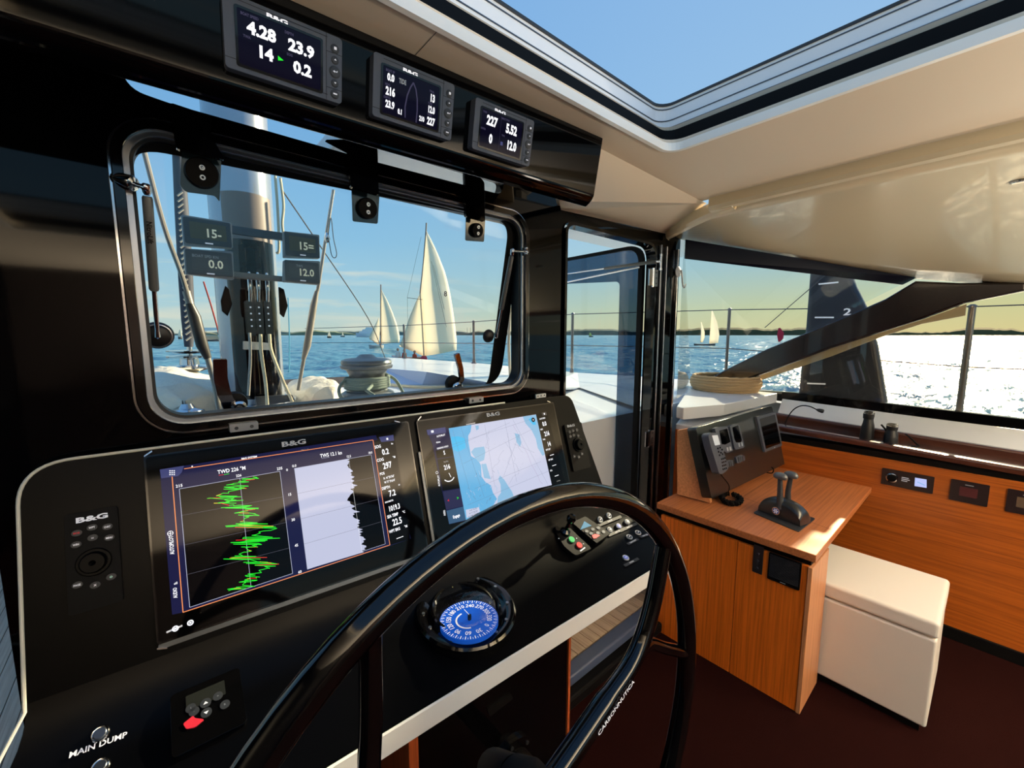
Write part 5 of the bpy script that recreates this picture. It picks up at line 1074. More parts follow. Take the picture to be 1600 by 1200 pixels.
# rope basket on the white moulding
Bc = onZ(1132, 606, 1.10); Bc = onZ(1132, 609, 1.13); w_ = (onZ(1181, 607, 1.13) - onZ(1083, 607, 1.13)).length / 2
bk = thing('rope_basket', (Bc.x, Bc.y, 1.13), 'low round coiled rope basket on the white moulding under the windscreen', 'basket')
ROPE = mat('straw rope', (176, 148, 108), .85, bump=(260, .8, .004)); R_ = w_ * .97
for i in range(6):
    r = R_ * (.86 + .14 * sin(pi * (i + .8) / 7)); z = 1.14 + i * .019
    b = MB(); b.tube([V((Bc.x + r * cos(g * pi / 30), Bc.y + r * sin(g * pi / 30), z + .002 * sin(g * 2.1))) for g in range(60)],   .0112, ROPE, 8, closed=True); b.build('rope_coil', bk, smooth=True)
b = MB(); b.lathe(V((Bc.x, Bc.y, 1.131)), V((0, 0, 1)), [(0, R_ * .84), (.006, R_ * .84)], ROPE, 40); b.build('base', bk)

b = MB(); p0, p1_ = onZ(683, 49, 2.1492), onZ(649, 86, 2.1492); d_ = (p1_ - p0).normalized(); w_ = V((-d_.y, d_.x, 0)) * .0008
b.add([p0 - w_, p0 + w_, p1_ + w_, p1_ - w_], [[0, 1, 2, 3]], DGREY); struct(b.build('trim_14'))
# ================================================================== OUTSIDE
SEAZ = -.9
# sea
sea = bpy.data.materials.new('sea water'); sea.use_nodes = True; t_ = sea.node_tree; bs = t_.nodes['Principled BSDF']
bs.inputs['Base Color'].default_value = lin((92, 142, 162)); bs.inputs['Roughness'].default_value = .22; bs.inputs['IOR'].default_value = 1.33
tcx = t_.nodes.new('ShaderNodeTexCoord'); prev = None
for sc_, dist, st in ((.9, .30, 1), (3.2, .10, 1)):
    mp_ = t_.nodes.new('ShaderNodeMapping'); mp_.inputs['Scale'].default_value = (sc_ * .6, sc_ * 1.25, sc_); mp_.inputs['Rotation'].default_value = (0, 0, radians(35)); t_.links.new(tcx.outputs['Object'], mp_.inputs[0])
    n_ = t_.nodes.new('ShaderNodeTexNoise'); n_.inputs['Scale'].default_value = 1; n_.inputs['Detail'].default_value = 3; t_.links.new(mp_.outputs[0], n_.inputs[0])
    u_ = t_.nodes.new('ShaderNodeBump'); u_.inputs['Distance'].default_value = dist; u_.inputs['Strength'].default_value = st; t_.links.new(n_.outputs[0], u_.inputs['Height'])
    if prev: t_.links.new(prev.outputs[0], u_.inputs['Normal'])
    prev = u_
t_.links.new(prev.outputs[0], bs.inputs['Normal'])
import numpy as np
def sea_mesh():
    rng = np.random.default_rng(5); NR, NA = 520, 560
    rr = 3.9 * (700 / 3.9) ** (np.arange(NR) / (NR - 1)); aa = np.radians(np.linspace(-22, 112, NA))   # heading from the bow, clockwise
    R_, A_ = np.meshgrid(rr, aa, indexing='ij'); X = R_ * np.sin(A_); Y = R_ * np.cos(A_); Z = np.zeros_like(X)
    for i in range(34):
        lam = .55 * (14 / .55) ** (i / 33); th_ = radians(60) + rng.normal(0, .55); ph = rng.uniform(0, 6.28); k_ = 2 * pi / lam
        amp = lam * .0075 * min(1, 2.6 / lam) ** .3
        fade = np.clip(lam / (R_ * .012) - .6, 0, 1)
        p_ = k_ * (X * np.cos(th_) + Y * np.sin(th_)) + ph + .8 * np.sin(.13 * k_ * (X * np.sin(th_) - Y * np.cos(th_)) + ph * 3)
        Z += amp * fade * (np.sin(p_) + .25 * np.cos(2 * p_))
    Z += SEAZ
    me = bpy.data.meshes.new('sea'); n = NR * NA; co = np.stack([X, Y, Z], -1).reshape(-1, 3).astype(np.float32)
    me.vertices.add(n); me.vertices.foreach_set('co', co.ravel())
    I = np.arange(n).reshape(NR, NA); q = np.stack([I[:-1, :-1], I[:-1, 1:], I[1:, 1:], I[1:, :-1]], -1).reshape(-1, 4).astype(np.int32); m_ = len(q)
    me.loops.add(m_ * 4); me.loops.foreach_set('vertex_index', q.ravel()); me.polygons.add(m_)
    me.polygons.foreach_set('loop_start', np.arange(m_, dtype=np.int32) * 4); me.polygons.foreach_set('loop_total', np.full(m_, 4, dtype=np.int32))
    me.update(calc_edges=True); me.polygons.foreach_set('use_smooth', np.ones(m_, dtype=bool)); me.flip_normals(); me.materials.append(sea); o = bpy.data.objects.new('sea', me); COL.objects.link(o); return o
tag(sea_mesh(), 'choppy blue sea with a blinding sun path to the right', 'sea', kind='structure')
b = MB(); z_ = SEAZ - .35; b.add([(-9000, -9000, z_), (9000, -9000, z_), (9000, 9000, z_), (-9000, 9000, z_)], [[0, 1, 2, 3]], sea)
tag(b.build('distant_sea'), 'far flat sea reaching to the horizon', 'sea', kind='structure')
def dirpx(px_):
    r = ray(px_, 523); return V((r.x, r.y, 0)).normalized()
def at(px_, dist): d = dirpx(px_); return V((d.x * dist, d.y * dist, SEAZ))
# low wooded shore, distance haze mixed into its colours
def shore(name, x0, x1, dist, hpx, col, lab, seed, step=6):
    random.seed(seed); P = []; x = x0; hh = hpx
    while x <= x1:
        e = min(1, (x - x0) / 40, (x1 - x) / 40); hh = max(hpx * .45, min(hpx * 1.35, hh + random.uniform(-.22, .22) * hpx)); P.append((x, max(.3, hh * e))); x += step
    b = MB(); n = len(P); vs = []
    for (x, h_) in P:
        r = ray(x, 523); k = dist / V((r.x, r.y, 0)).length; up_ = k * h_ * 1.0
        d = V((r.x, r.y, 0)) * k
        vs += [V((d.x, d.y, SEAZ - 2)), V((d.x, d.y, 1.55 - .5 + up_ * .7)), V((d.x * 1.05, d.y * 1.05, 1.55 + up_)), V((d.x * 1.12, d.y * 1.12, SEAZ - 2))]
    for i in range(n - 1):
        a = i * 4; c = a + 4
        for j in range(3): b.add([vs[a + j], vs[a + j + 1], vs[c + j + 1], vs[c + j]], [[0, 1, 2, 3]], mat(name + str(seed), col, .95, spec=.05))
    tag(b.build('shoreline', smooth=False), lab, 'shore', kind='structure')
shore('haze tinted wood', 225, 760, 2600, 4.6, (126, 138, 132), 'hazy low shore far beyond the sea on the left', 3)
shore('haze tinted wood', 280, 345, 2200, 7, (150, 146, 120), 'sunlit low headland behind the furled sail', 5)
shore('haze tinted wood', 440, 560, 2300, 6, (130, 140, 116), 'low green headland right of the mast', 11)
shore('haze tinted wood', 700, 1130, 2500, 7.0, (112, 118, 104), 'low wooded shore seen through the door glass', 4)
shore('haze tinted wood', 1020, 1760, 2400, 8.5, (96, 92, 66), 'dark wooded shore beyond the side window', 6)
random.seed(21)
# ---- foredeck
DK = WHITE
b = MB(); ed = [V((1.98, 5.0, 1.28)), V((2.26, 4.5, 1.275)), V((2.50, 3.45, 1.26)), V((2.88, 2.46, 1.21)), V((3.3, 1.95, 1.18))] + [V((3.68, 1.5, 1.14)), V((3.72, .6, 1.06)), V((3.72, -3.2, 1.0))]
inn_ = [onZ(x, y, 1.28) for x, y in ((596, 575), (667, 581), (760, 597), (830, 606))] + [V((2.25, 1.9, 1.18)), V((2.25, 1.44, 1.10)), V((3.47, 1.44, 1.06)), V((3.47, -3.2, .95))]
n = len(ed)
for i in range(n - 1): b.add([ed[i], ed[i + 1], inn_[i + 1], inn_[i]], [[0, 1, 2, 3]], DK); b.add([ed[i], ed[i + 1], V((ed[i + 1].x, ed[i + 1].y, SEAZ - .3)), V((ed[i].x, ed[i].y, SEAZ - .3))], [[0, 1, 2, 3]], DK)
tag(b.build('starboard_deck'), 'white starboard side deck and hull outside the cabin', 'deck', kind='structure')
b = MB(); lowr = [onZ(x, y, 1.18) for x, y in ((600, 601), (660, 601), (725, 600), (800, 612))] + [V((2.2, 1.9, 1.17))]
for i in range(4): b.add([inn_[i], inn_[i + 1], lowr[i + 1], lowr[i]], [[0, 1, 2, 3]], mat('blue shaded gelcoat', (186, 204, 232), .35, coat=.3))  # white facet turned from the sun, its blue shade put into the colour
tag(b.build('deck_bevel'), 'sloping bevel of the white starboard foredeck with blue shade in its colour', 'deck', kind='structure')
b = MB(); b.add([V((-.24, 1.42, 1.08)), V((3.46, 1.42, 1.08)), V((3.46, 1.9, 1.17)), V((2.3, 2.6, 1.18)), V((1.35, 3.0, 1.18)), V((-.24, 3.0, 1.18)), V((-.24, 1.9, 1.17))], [[0, 1, 2, 6], [6, 2, 3, 4, 5]], DK)
b.add([V((-.24, 1.42, 1.08)), V((3.46, 1.42, 1.08)), V((3.46, 1.42, .05)), V((-.24, 1.42, .05))], [[0, 1, 2, 3]], WHITE)
b.add([V((-.24, 1.42, 1.08)), V((-.24, 3.0, 1.18)), V((-.24, 3.0, .0)), V((-.24, 1.42, .0))], [[0, 1, 2, 3]], WHITE)
tag(b.build('foredeck'), 'white foredeck in front of the cabin windows', 'deck', kind='structure')
b = MB(); b.add([V((-.24, 3.0, 1.16)), V((1.4, 3.0, 1.16)), V((1.75, 3.9, 1.16)), V((-.24, 4.2, 1.16))], [[0, 1, 2, 3]], mat('brown net', (70, 60, 56), .9, bump=(300, .8, .01)))
tag(b.build('trampoline'), 'dark brown trampoline net stretched ahead of the foredeck', 'net', kind='structure')
# forward cockpit: teak sole with black caulking
def planks(nm, x0, x1, y0, y1, z, lab):
    m = teak('weathered teak', (128, 108, 92), (168, 148, 128), 1, .7); b = MB(); w_ = .056; x = x0
    while x < x1 - .01: b.box((x + .003, y0, z - .02), (min(x + w_, x1), y1, z), m); x += w_
    b.box((x0, y0, z - .04), (x1, y1, z - .008), MATTE); tag(b.build(nm), lab, 'deck', kind='structure')
planks('cockpit_sole', 1.08, 2.30, 1.13, 1.42, .10, 'weathered teak planks of the forward cockpit beyond the door')
planks('cockpit_sole', -2.6, -.27, 1.28, 4.6, .04, 'teak planked sole outside the port doorway')
ck = thing('cockpit_seat', (-1.6, 4.8, 0), 'cream sunlit cockpit seat base outside at the far left edge', 'seat')
b = MB(); b.box((-3.4, 4.55, .0), (-.30, 5.2, .62), CREAM); b.build('seat_base', ck, bevel=.02)
b = MB(); b.box((-3.4, 4.53, .63), (-.30, 5.2, .80), LEATH); b.build('cushion', ck, bevel=.03, seg=4)
b = MB(); b.box((-3.4, 5.0, .81), (-.30, 5.2, 1.5), LEATH); b.build('backrest', ck, bevel=.03, seg=4)
# white roof overhang
b = MB(); b.box((.50, 1.27, 2.172), (3.3, 1.90, 2.24), WHITE); struct(b.build('roof_overhang', bevel=.01), 'white roof overhang outside above the windows')
# ---- mast
mc_ = V((.378, 2.52, 1.17)); MASTM = mat('silver mast', (168, 176, 186), .22, metal=.55)
ms = thing('mast', mc_, 'thick silver mast with black front panel rising from the foredeck', 'mast')
b = MB(); b.prism(*[[V((mc_.x + .135 * cos(g * pi / 18), mc_.y + .20 * sin(g * pi / 18), z)) for g in range(36)] for z in (1.20, 6.0)], MASTM); b.build('spar', ms, smooth=True)
b = MB(); pr = [V((mc_.x + .118 * sin(g), mc_.y - .207 * cos(g * .8) , 0)) for g in [(-1 + i / 6) for i in range(13)]]
pr2 = [p + V((0, .02, 0)) for p in pr[::-1]]; b.prism([p + V((0, 0, 1.24)) for p in pr + pr2], [p + V((0, 0, 1.99)) for p in pr + pr2], BLK); b.build('front_panel', ms, smooth=True)
b = MB(); b.prism([p + V((0, -.004, 1.99)) for p in pr + pr2], [p + V((0, -.004, 2.2)) for p in pr + pr2], mat('taupe cover', (130, 116, 106), .5)); b.build('upper_cover', ms, smooth=True)
b = MB(); b.prism(*[[V((mc_.x + .19 * cos(g * pi / 12), mc_.y + .25 * sin(g * pi / 12), z)) for g in range(24)] for z in (1.17, 1.215)], CHR); b.build('mast_collar', ms, bevel=.006)
fm = FY(2.27)
for q in ([(345, 470), (352, 446), (358, 452), (363, 475), (356, 494), (347, 486)], [(436, 448), (444, 452), (450, 478), (444, 496), (438, 490)]):
    b = MB(); b.plate(fm, PX(fm, q), SATIN, -.02, 0); b.build('side_fairing', ms, bevel=.003)
b = MB(); b.plate(fm, rpoly(PX(fm, [(380, 533), (425, 536), (424, 547), (380, 546)]), .004), ALU, -.01, .004)
b.plate(fm, rpoly(PX(fm, [(398, 620), (455, 616), (460, 626), (400, 634)]), .004), DALU, -.01, .02); b.build('rope_bracket', ms, bevel=.002)
# line clutches
fc2 = FY(2.22)
for i, x in enumerate((392, 405, 419)):
    a_, c_ = fc2.px(x, 496); t = thing('rope_clutch', fc2.pt(a_, c_ + .09), ('left', 'middle', 'right')[i] + ' one of three black rope clutches on the front of the mast', 'clutch', 'rope clutches on the mast'); w_ = .016
    b = MB(); b.plate(fc2, rpoly([(a_ - w_, c_ - .075), (a_ + w_, c_ - .08), (a_ + w_, c_ + .075), (a_ + w_ * .5, c_ + .088), (a_ - w_, c_ + .075)], .006), BLK, -.05, .01); b.build('body', t, bevel=.004)
    b = MB(); b.tube(smoothpath([fc2.pt(a_, c_ - .07, .012), fc2.pt(a_ + .002, c_ - .13, .02), fc2.pt(a_ + .003, c_ - .20, .016)], 4), [.007] * 4 + [.009] * 4 + [.004], CHR, 10); b.build('handle', t, smooth=True)
    b = MB()
    for j in range(4): b.disc(fc2, a_, c_ - .045 + j * .028, .004, PRNT, .0095, .0105, 8)
    b.build('marking', t)
def rope(pts, y, r, m, lab, nm='rope', cat='rope', grp=None, n=5):

    P = []
    for i, p in enumerate(pts):
        yy_ = y if not isinstance(y, (list, tuple)) else y[i]; P.append(onY(p[0], p[1], yy_))
    b = MB(); b.tube(smoothpath(P, n), r, m, 8); return tag(b.build(nm, smooth=True), lab, cat, grp)
ROPM = mat('grey rope', (176, 172, 160), .8, bump=(500, .8, .003)); DROP = mat('dark rope', (66, 66, 70), .8); CRM = mat('cream rope', (226, 214, 180), .8, bump=(400, .8, .003))
rope([(390, 520), (391, 560), (388, 618)], 2.2, .006, ROPM, 'left rope dropping from the mast clutches to the deck', grp='mast ropes')
rope([(407, 522), (408, 550), (415, 600), (418, 640)], 2.19, .007, CRM, 'middle rope dropping from the mast clutches to the deck', grp='mast ropes')
rope([(421, 522), (424, 548), (440, 590), (457, 628)], 2.18, .007, CRM, 'right rope slanting from the mast clutches to the deck', grp='mast ropes')
rope([(430, 275), (434, 330), (436, 388), (432, 396)], 2.25, .006, CRM, 'left beaded cream lanyard hanging on the mast', grp='lanyards')
rope([(438, 278), (443, 320), (441, 350), (444, 372)], 2.25, .006, CRM, 'right beaded cream lanyard hanging on the mast', grp='lanyards')
# mast instruments, two pairs
def lcd(q, val, small, lab, y=2.1):
    f_ = FY(y); P = PX(f_, q); t = thing('mast_display', f_.pt((P[0][0] + P[1][0]) / 2, max(P[2][1], P[3][1])), lab, 'instrument', 'grey displays on the mast')
    b = MB(); b.plate(f_, rpoly(P, .006), mat('grey casing', (150, 152, 150), .4), -.03, 0); b.build('housing', t, bevel=.003)
    a0 = (P[0][0] + P[3][0]) / 2; a1 = (P[1][0] + P[2][0]) / 2; b0 = (P[0][1] + P[1][1]) / 2; b1 = (P[2][1] + P[3][1]) / 2; w_ = a1 - a0; h_ = b1 - b0
    k = MB(); k.plate(f_, rrect(a0 + .03 * w_, b0 + .05 * h_, a1 - .03 * w_, b1 - .05 * h_, .006), mat('grey face', (66, 70, 74), .4), 0, .004); k.build('face', t, bevel=.001)
    k = MB(); k.plate(f_, rrect(a0 + .14 * w_, b0 + .18 * h_, a1 - .13 * w_, b1 - .24 * h_, .003), mat('olive lcd', (96, 90, 66), .3) if small is None else mat('grey lcd', (72, 76, 78), .3), .004, .005)
    k.text(f_, val, a0 + .62 * w_, b0 + .52 * h_, .30 * h_, mat('lcd ink', (214, 210, 180), .5, emit=(214, 210, 180), es=.4), .9, .02, .0055)
    if small: k.text(f_, small, a0 + .42 * w_, b0 + .26 * h_, .10 * h_, PRNTD, .9, 0, .0055)
    k.line(f_, [(a0 + .42 * w_, b1 - .11 * h_), (a0 + .58 * w_, b1 - .11 * h_)], .005, PRNT, .0045); k.build('screen', t)
lcd([(283, 335), (362, 348), (364, 388), (287, 383)], '15-', None, 'upper display of the left pair on the mast reading 15')
lcd([(287, 388), (364, 393), (366, 437), (290, 428)], '0.0', 'BOAT SPD KN', 'lower display of the left pair on the mast reading 0.0')
lcd([(443, 361), (499, 367), (500, 404), (444, 402)], '15=', None, 'upper display of the right pair on the mast reading 15')
lcd([(444, 406), (500, 408), (500, 445), (443, 440)], '12.0', 'TWS', 'lower display of the right pair on the mast reading 12.0')
b = MB(); f_ = FY(2.16); b.plate(f_, PX(f_, [(360, 352), (445, 364), (445, 376), (360, 364)]), DALU, -.02, 0); b.plate(f_, PX(f_, [(362, 424), (445, 432), (445, 440), (362, 434)]), DALU, -.02, 0); b.build('display_bracket', ms)
# ---- standing and running rigging
rope([(224, 232), (256, 352), (284, 430), (300, 484)], 1.9, .0075, RIG, 'grey rod slanting across the left of the front window', 'rigging_rod', 'rigging')
b = MB(); P = [onY(x, y, 1.9) for x, y in ((296, 474), (304, 495), (316, 540), (325, 560))]; b.tube(P, [.012, .019, .019, .012], mat('tensioner body', (60, 58, 54), .4), 14); b.tube([onY(324, 558, 1.9), onY(337, 605, 1.9), V((onY(345, 640, 1.9).x, 1.9, 1.17))], .010, RIG, 12); b.tube([onY(291, 455, 1.9), onY(297, 476, 1.9)], .012, RIG, 12)
tag(b.build('tensioner', smooth=True), 'black hydraulic tensioner at the foot of the grey rod', 'tensioner')
fs_ = thing('furled_sail', onY(295, 600, 3.2), 'dark spiral furled sail on its furling drum left of the mast', 'furled sail')
b = MB(); P = [onY(x, y, 3.2) for x, y in ((278, 230), (284, 330), (290, 430), (294, 500), (295, 542))]; b.tube(P, [.028, .034, .036, .034, .022], mat('navy sail cloth', (62, 66, 78), .7), 14); b.build('sail_roll', fs_, smooth=True)
b = MB()
for i in range(26):
    t0 = i / 26; y = 300 + 235 * t0; x = 281 + 14 * t0; b.tube([onY(x - 4, y + 6, 3.14), onY(x + 4, y, 3.14)], .006, ROPM, 6)
b.build('lashing', fs_)
b = MB(); B0 = onY(297, 575, 3.2)
b.lathe(onY(297, 552, 3.2), V((0, 0, 1)), [(0, .07), (.012, .115), (.018, .115), (.02, .05)], CHR, 28); b.lathe(onY(297, 575, 3.2), V((0, 0, 1)), [(-.02, .06), (0, .12), (.01, .12), (.02, .05), (.06, .045), (.065, .11), (.075, .11), (.08, .04)], CHR, 28)
b.tube([V((onY(297, 610, 3.2).x, 3.2, 1.155)), onY(296, 540, 3.2)], .014, CHR, 12); b.build('furling_drum', fs_, smooth=True)
rope([(270, 575), (240, 588), (226, 594)], 3.1, .006, mat('navy rope', (40, 56, 96), .8), 'navy line running left from the furling drum')
b = MB(); P = [onY(x, y, 2.35) for x, y in ((521, 297), (509, 372), (497, 450), (482, 520), (466, 610))]; b.tube(P, [.008, .008, .009, .009, .009], RIG, 10)
b.tube([onY(495, 455, 2.34), onY(490, 478, 2.34), onY(480, 540, 2.34), onY(474, 562, 2.34)], [.010, .017, .018, .010], RIG, 12); b.lathe(onY(511, 373, 2.34), V((0, 0, 1)), [(-.02, .008), (0, .016), (.03, .008)], CHR, 12)
tag(b.build('rigging_rod', smooth=True), 'steel rod with turnbuckle slanting down right of the mast', 'rigging')
rope([(512, 372), (517, 340), (521, 372), (526, 396), (523, 403), (518, 398), (514, 376)], 2.33, .0022, DROP, 'small dark cord loop hanging from the right rod', 'cord_loop', 'cord')
rope([(443, 300), (500, 384), (575, 497), (602, 560)], [2.6, 3.0, 3.6, 4.0], .004, DROP, 'thin dark stay slanting down to the starboard bow', 'stay', 'rigging')
rope([(318, 440), (330, 478), (343, 524)], 2.9, .004, mat('red rope', (170, 60, 54), .8), 'thin red line left of the mast', 'rope', 'rope')
rope([(353, 450), (351, 500), (352, 536), (362, 520), (366, 490), (355, 462)], 2.7, .003, CRM, 'thin pale loop of line beside the mast', 'cord_loop', 'cord')
rope([(622, 430), (615, 470), (580, 560)], [60, 60, 60], .001, DROP, 'x') if False else None
rope([(450, 465), (452, 520), (452, 576), (450, 580)], 2.5, .003, mat('sky rope', (80, 160, 200), .8), 'thin light blue line right of the mast', 'rope', 'rope')
# sail bags
CLOTH = mat('white sail cloth', (238, 228, 206), .7, bump=(14, .5, .03))
def bag(outl, y, d, lab):
    f_ = FY(y); P = rpoly(PX(f_, outl), .05, 4); n = len(P); ca = sum(p[0] for p in P) / n; cb = sum(p[1] for p in P) / n
    b = MB(); rings = []
    for k in range(-5, 6):
        s = sqrt(max(0, 1 - (k / 5.0) ** 2)) ** .7; s = max(s, .04); rings.append([f_.pt(ca + (p[0] - ca) * s, cb + (p[1] - cb) * s, -k * d / 5) + V((0, .0, .012 * sin(p[0] * 23 + k * 2)) ) for p in P])
    for r0, r1 in zip(rings, rings[1:]): b.add(r0 + r1, [[i, (i + 1) % n, n + (i + 1) % n, n + i] for i in range(n)], CLOTH)
    o = b.build('sail_bag', smooth=True); tag(o, lab, 'bag', 'sail bags on the foredeck'); return o
bag([(205, 600), (232, 577), (275, 575), (310, 586), (338, 592), (342, 640), (300, 650), (205, 652)], 2.95, .62, 'large white sail bag on the foredeck left of the mast')
bag([(452, 622), (458, 602), (490, 592), (512, 590), (530, 612), (534, 634), (500, 640), (452, 640)], 2.65, .34, 'smaller white sail bag between mast and winch')
rope([(455, 628), (470, 632), (520, 628), (536, 630)], [onZ(455, 628, 1.19).y, onZ(470, 632, 1.19).y, onZ(520, 628, 1.19).y, onZ(536, 630, 1.19).y], .006, mat('red rope', (170, 60, 54), .8), 'red line lying by the smaller sail bag', 'rope', 'rope')
rope([(610, 601), (660, 605), (740, 604), (800, 600)], [onZ(610, 601, 1.19).y, onZ(660, 605, 1.19).y, onZ(740, 604, 1.19).y, onZ(800, 600, 1.19).y], .011, CRM, 'cream rope lying across the foredeck', 'rope', 'rope')
# fairlead hardware on deck at lower left
b = MB(); K = onZ(293, 648, 1.2); b.lathe(K, V((0, 0, 1)), [(-.02, .07), (.0, .07), (.02, .06), (.03, .03), (.05, .02)], CHR, 22); tag(b.build('deck_block', smooth=True), 'chrome block on the deck at the lower left of the window', 'block')
# winch
wc = V((.80, 2.06, 1.172)); wn = thing('winch', wc, 'large grey deck winch with green flecked rope wound on its drum', 'winch')
GM = mat('winch grey', (132, 132, 130), .35, metal=.25)
b = MB(); b.lathe(wc, UP, [(0, .135), (.075, .135), (.09, .125), (.1, .105)], GM, 40); b.build('base', wn, smooth=True)
b = MB(); b.lathe(wc, UP, [(.1, .098), (.13, .088), (.18, .086), (.205, .1), (.212, .122), (.225, .126), (.232, .118), (.24, .122), (.252, .118), (.26, .10), (.264, .05), (.28, .03), (.282, 0)], GM, 40); b.build('drum', wn, smooth=True)
RPF = mat('flecked rope', (150, 160, 146), .8, bump=(300, .9, .004))
hel = [wc + V((.104 * cos(g * .35), .104 * sin(g * .35), .112 + g * .0006)) for g in range(92)]
b = MB(); b.tube(hel + [wc + V((-.07, -.17, .12)), wc + V((.02, -.22, .04)), wc + V((.08, -.26, .01))], .0085, RPF, 8)
b.tube(smoothpath([wc + V((-.10, .0, .17)), wc + V((-.15, -.03, .12)), wc + V((-.13, -.05, .06)), wc + V((-.02, -.16, .0))], 5), .008, RPF, 8); b.tube(smoothpath([wc + V((.09, .0, .18)), wc + V((.14, -.03, .14)), wc + V((.17, -.08, .05)), wc + V((.2, -.12, .0))], 5), .008, RPF, 8)
tag(b.build('rope', smooth=True), 'green flecked rope wound on the grey winch', 'rope')
# small winch seen right of the leaf and shackle line
rope([(797, 480), (795, 530), (796, 565), (798, 600)], 2.0, .009, ROPM, 'rope tackle hanging just right of the window leaf', 'tackle', 'rope')
b = MB(); K = onZ(800, 612, 1.17); b.lathe(K, UP, [(-.03, .07), (.04, .07), (.05, .085), (.06, .085), (.07, .03)], SATIN, 24); tag(b.build('deck_drum', smooth=True), 'black drum fitting on deck behind the window post', 'fitting')
# stanchions and lifelines
SM = mat('stainless post', (120, 116, 116), .3, metal=.8)
st_ = [((2.2, 4.5), 1.27, 508, 634), ((2.44, 3.45), 1.26, 502, 741), ((2.80, 2.46), 1.2, 490, 894), ((3.60, 1.47), 1.14, 483, 1137), ((3.70, .13), 1.02, 478, 1508)]
tops = []; mids = []
for i, ((x, y), zb, pt_, pxx) in enumerate(st_):
    r = ray(pxx, pt_); sc_ = (x / r.x) if abs(r.x) > abs(r.y) else (y / r.y); tp_ = V((x, y, 1.55 + r.z * sc_)); 
    labs = ['farthest stanchion on the bow, reddish in the low sun', 'second stanchion along the bow rail, left of the small latch', 'stanchion seen through the door glass', 'stanchion seen through the windscreen beside the far ketch', 'stanchion standing in the sun glare beyond the side window']
    s_ = thing('stanchion', (x, y, zb), labs[i], 'stanchion', 'rail stanchions'); rr = .012 if i < 4 else .017
    b = MB(); b.tube([V((x, y, zb)), V((x, y, tp_.z))], rr, SM, 12); b.lathe(V((x, y, tp_.z)), UP, [(-.01, rr * 1.3), (.0, rr * 1.2), (.008, rr * .6)], SM, 12); b.build('post', s_, smooth=True)
    b = MB(); b.lathe(V((x, y, zb - .005)), UP, [(0, .03), (.008, .03), (.02, .018), (.05, .016)], SM, 16); b.build('foot', s_, smooth=True)
    tops.append(V((x, y, tp_.z - .006))); mids.append(V((x, y, zb + (tp_.z - zb) * .48)))
for P, lab in ((tops, 'upper wire lifeline along the starboard rail'), (mids, 'lower wire lifeline along the starboard rail')):
    P = [V((1.6, 6.3, P[0].z - .02))] + P + [V((3.72, -2.4, P[-1].z))]
    b = MB(); b.tube(P, .0038, SM, 6); tag(b.build('lifeline', smooth=True), lab, 'lifeline', 'lifelines')
b = MB(); b.tube([onX(1195, 512, 3.58), onX(1306, 416, 3.58)], .003, SM, 6); tag(b.build('sheet'), 'thin line slanting up past the daggerboard', 'rope')

# daggerboard
dgx = 3.60; fd = FX(dgx)
dq = [(1266, 405), (1322, 405), (1336, 446), (1352, 478), (1370, 540), (1385, 628), (1383, 660), (1244, 650), (1248, 600), (1258, 510)]
dg = thing('daggerboard', fd.pt(*fd.px(1310, 640)), 'tall dark raised daggerboard with white depth marks outside the side window', 'daggerboard')
b = MB(); PP = PX(fd, dq); n = len(PP); ca = sum(p[0] for p in PP) / n; BM = mat('slate foil', (52, 54, 64), .4)
b.prism([fd.pt(a, c, 0) for a, c in PP], [fd.pt(a, c, -.09) for a, c in PP], BM); b.build('board', dg, bevel=.03, seg=4)
b = MB(); f_ = fd.off(.0012)
for q in (((1279, 444), (1310, 441)), ((1273, 496), (1303, 496)), ((1261, 599), (1290, 600))): ln(b, f_, q, .010, PRNT, 0)
a_, c_ = f_.px(1324, 487); b.text(f_, '2', a_, c_, .045, PRNT, 1.4, .02, 0); b.build('depth_marks', dg)['label'] = 'white depth marks'
rope([(1273, 570), (1268, 590), (1258, 612)], 0, .001, CRM, '') if False else None

# ---- other boats
SAIL = mat('cream sail', (250, 243, 226), .8); 
def translucent(m):
    t = m.node_tree; p_ = t.nodes['Principled BSDF']; p_.inputs['Subsurface Weight'].default_value = 0
    o = [n for n in t.nodes if n.type == 'OUTPUT_MATERIAL'][0]; tr = t.nodes.new('ShaderNodeBsdfTranslucent'); tr.inputs[0].default_value = p_.inputs['Base Color'].default_value
    mx_ = t.nodes.new('ShaderNodeMixShader'); mx_.inputs[0].default_value = .55; t.links.new(p_.outputs[0], mx_.inputs[1]); t.links.new(tr.outputs[0], mx_.inputs[2]); t.links.new(mx_.outputs[0], o.inputs[0])
translucent(SAIL)
def bfr(px_, dist):
    p = at(px_, dist); d = dirpx(px_); return Fr(p, V((d.y, -d.x, 0)), (0, 0, -1))
def samp(pts, k):
    P = [V((p[0], p[1])) for p in pts]; L_ = [0]
    for a, c in zip(P, P[1:]): L_.append(L_[-1] + (c - a).length)
    o = []
    for i in range(k + 1):
        s = L_[-1] * i / k; j = 0
        while j < len(P) - 2 and s > L_[j + 1]: j += 1
        t = (s - L_[j]) / max(1e-6, L_[j + 1] - L_[j]); o.append(P[j] + (P[j + 1] - P[j]) * t)
    return o
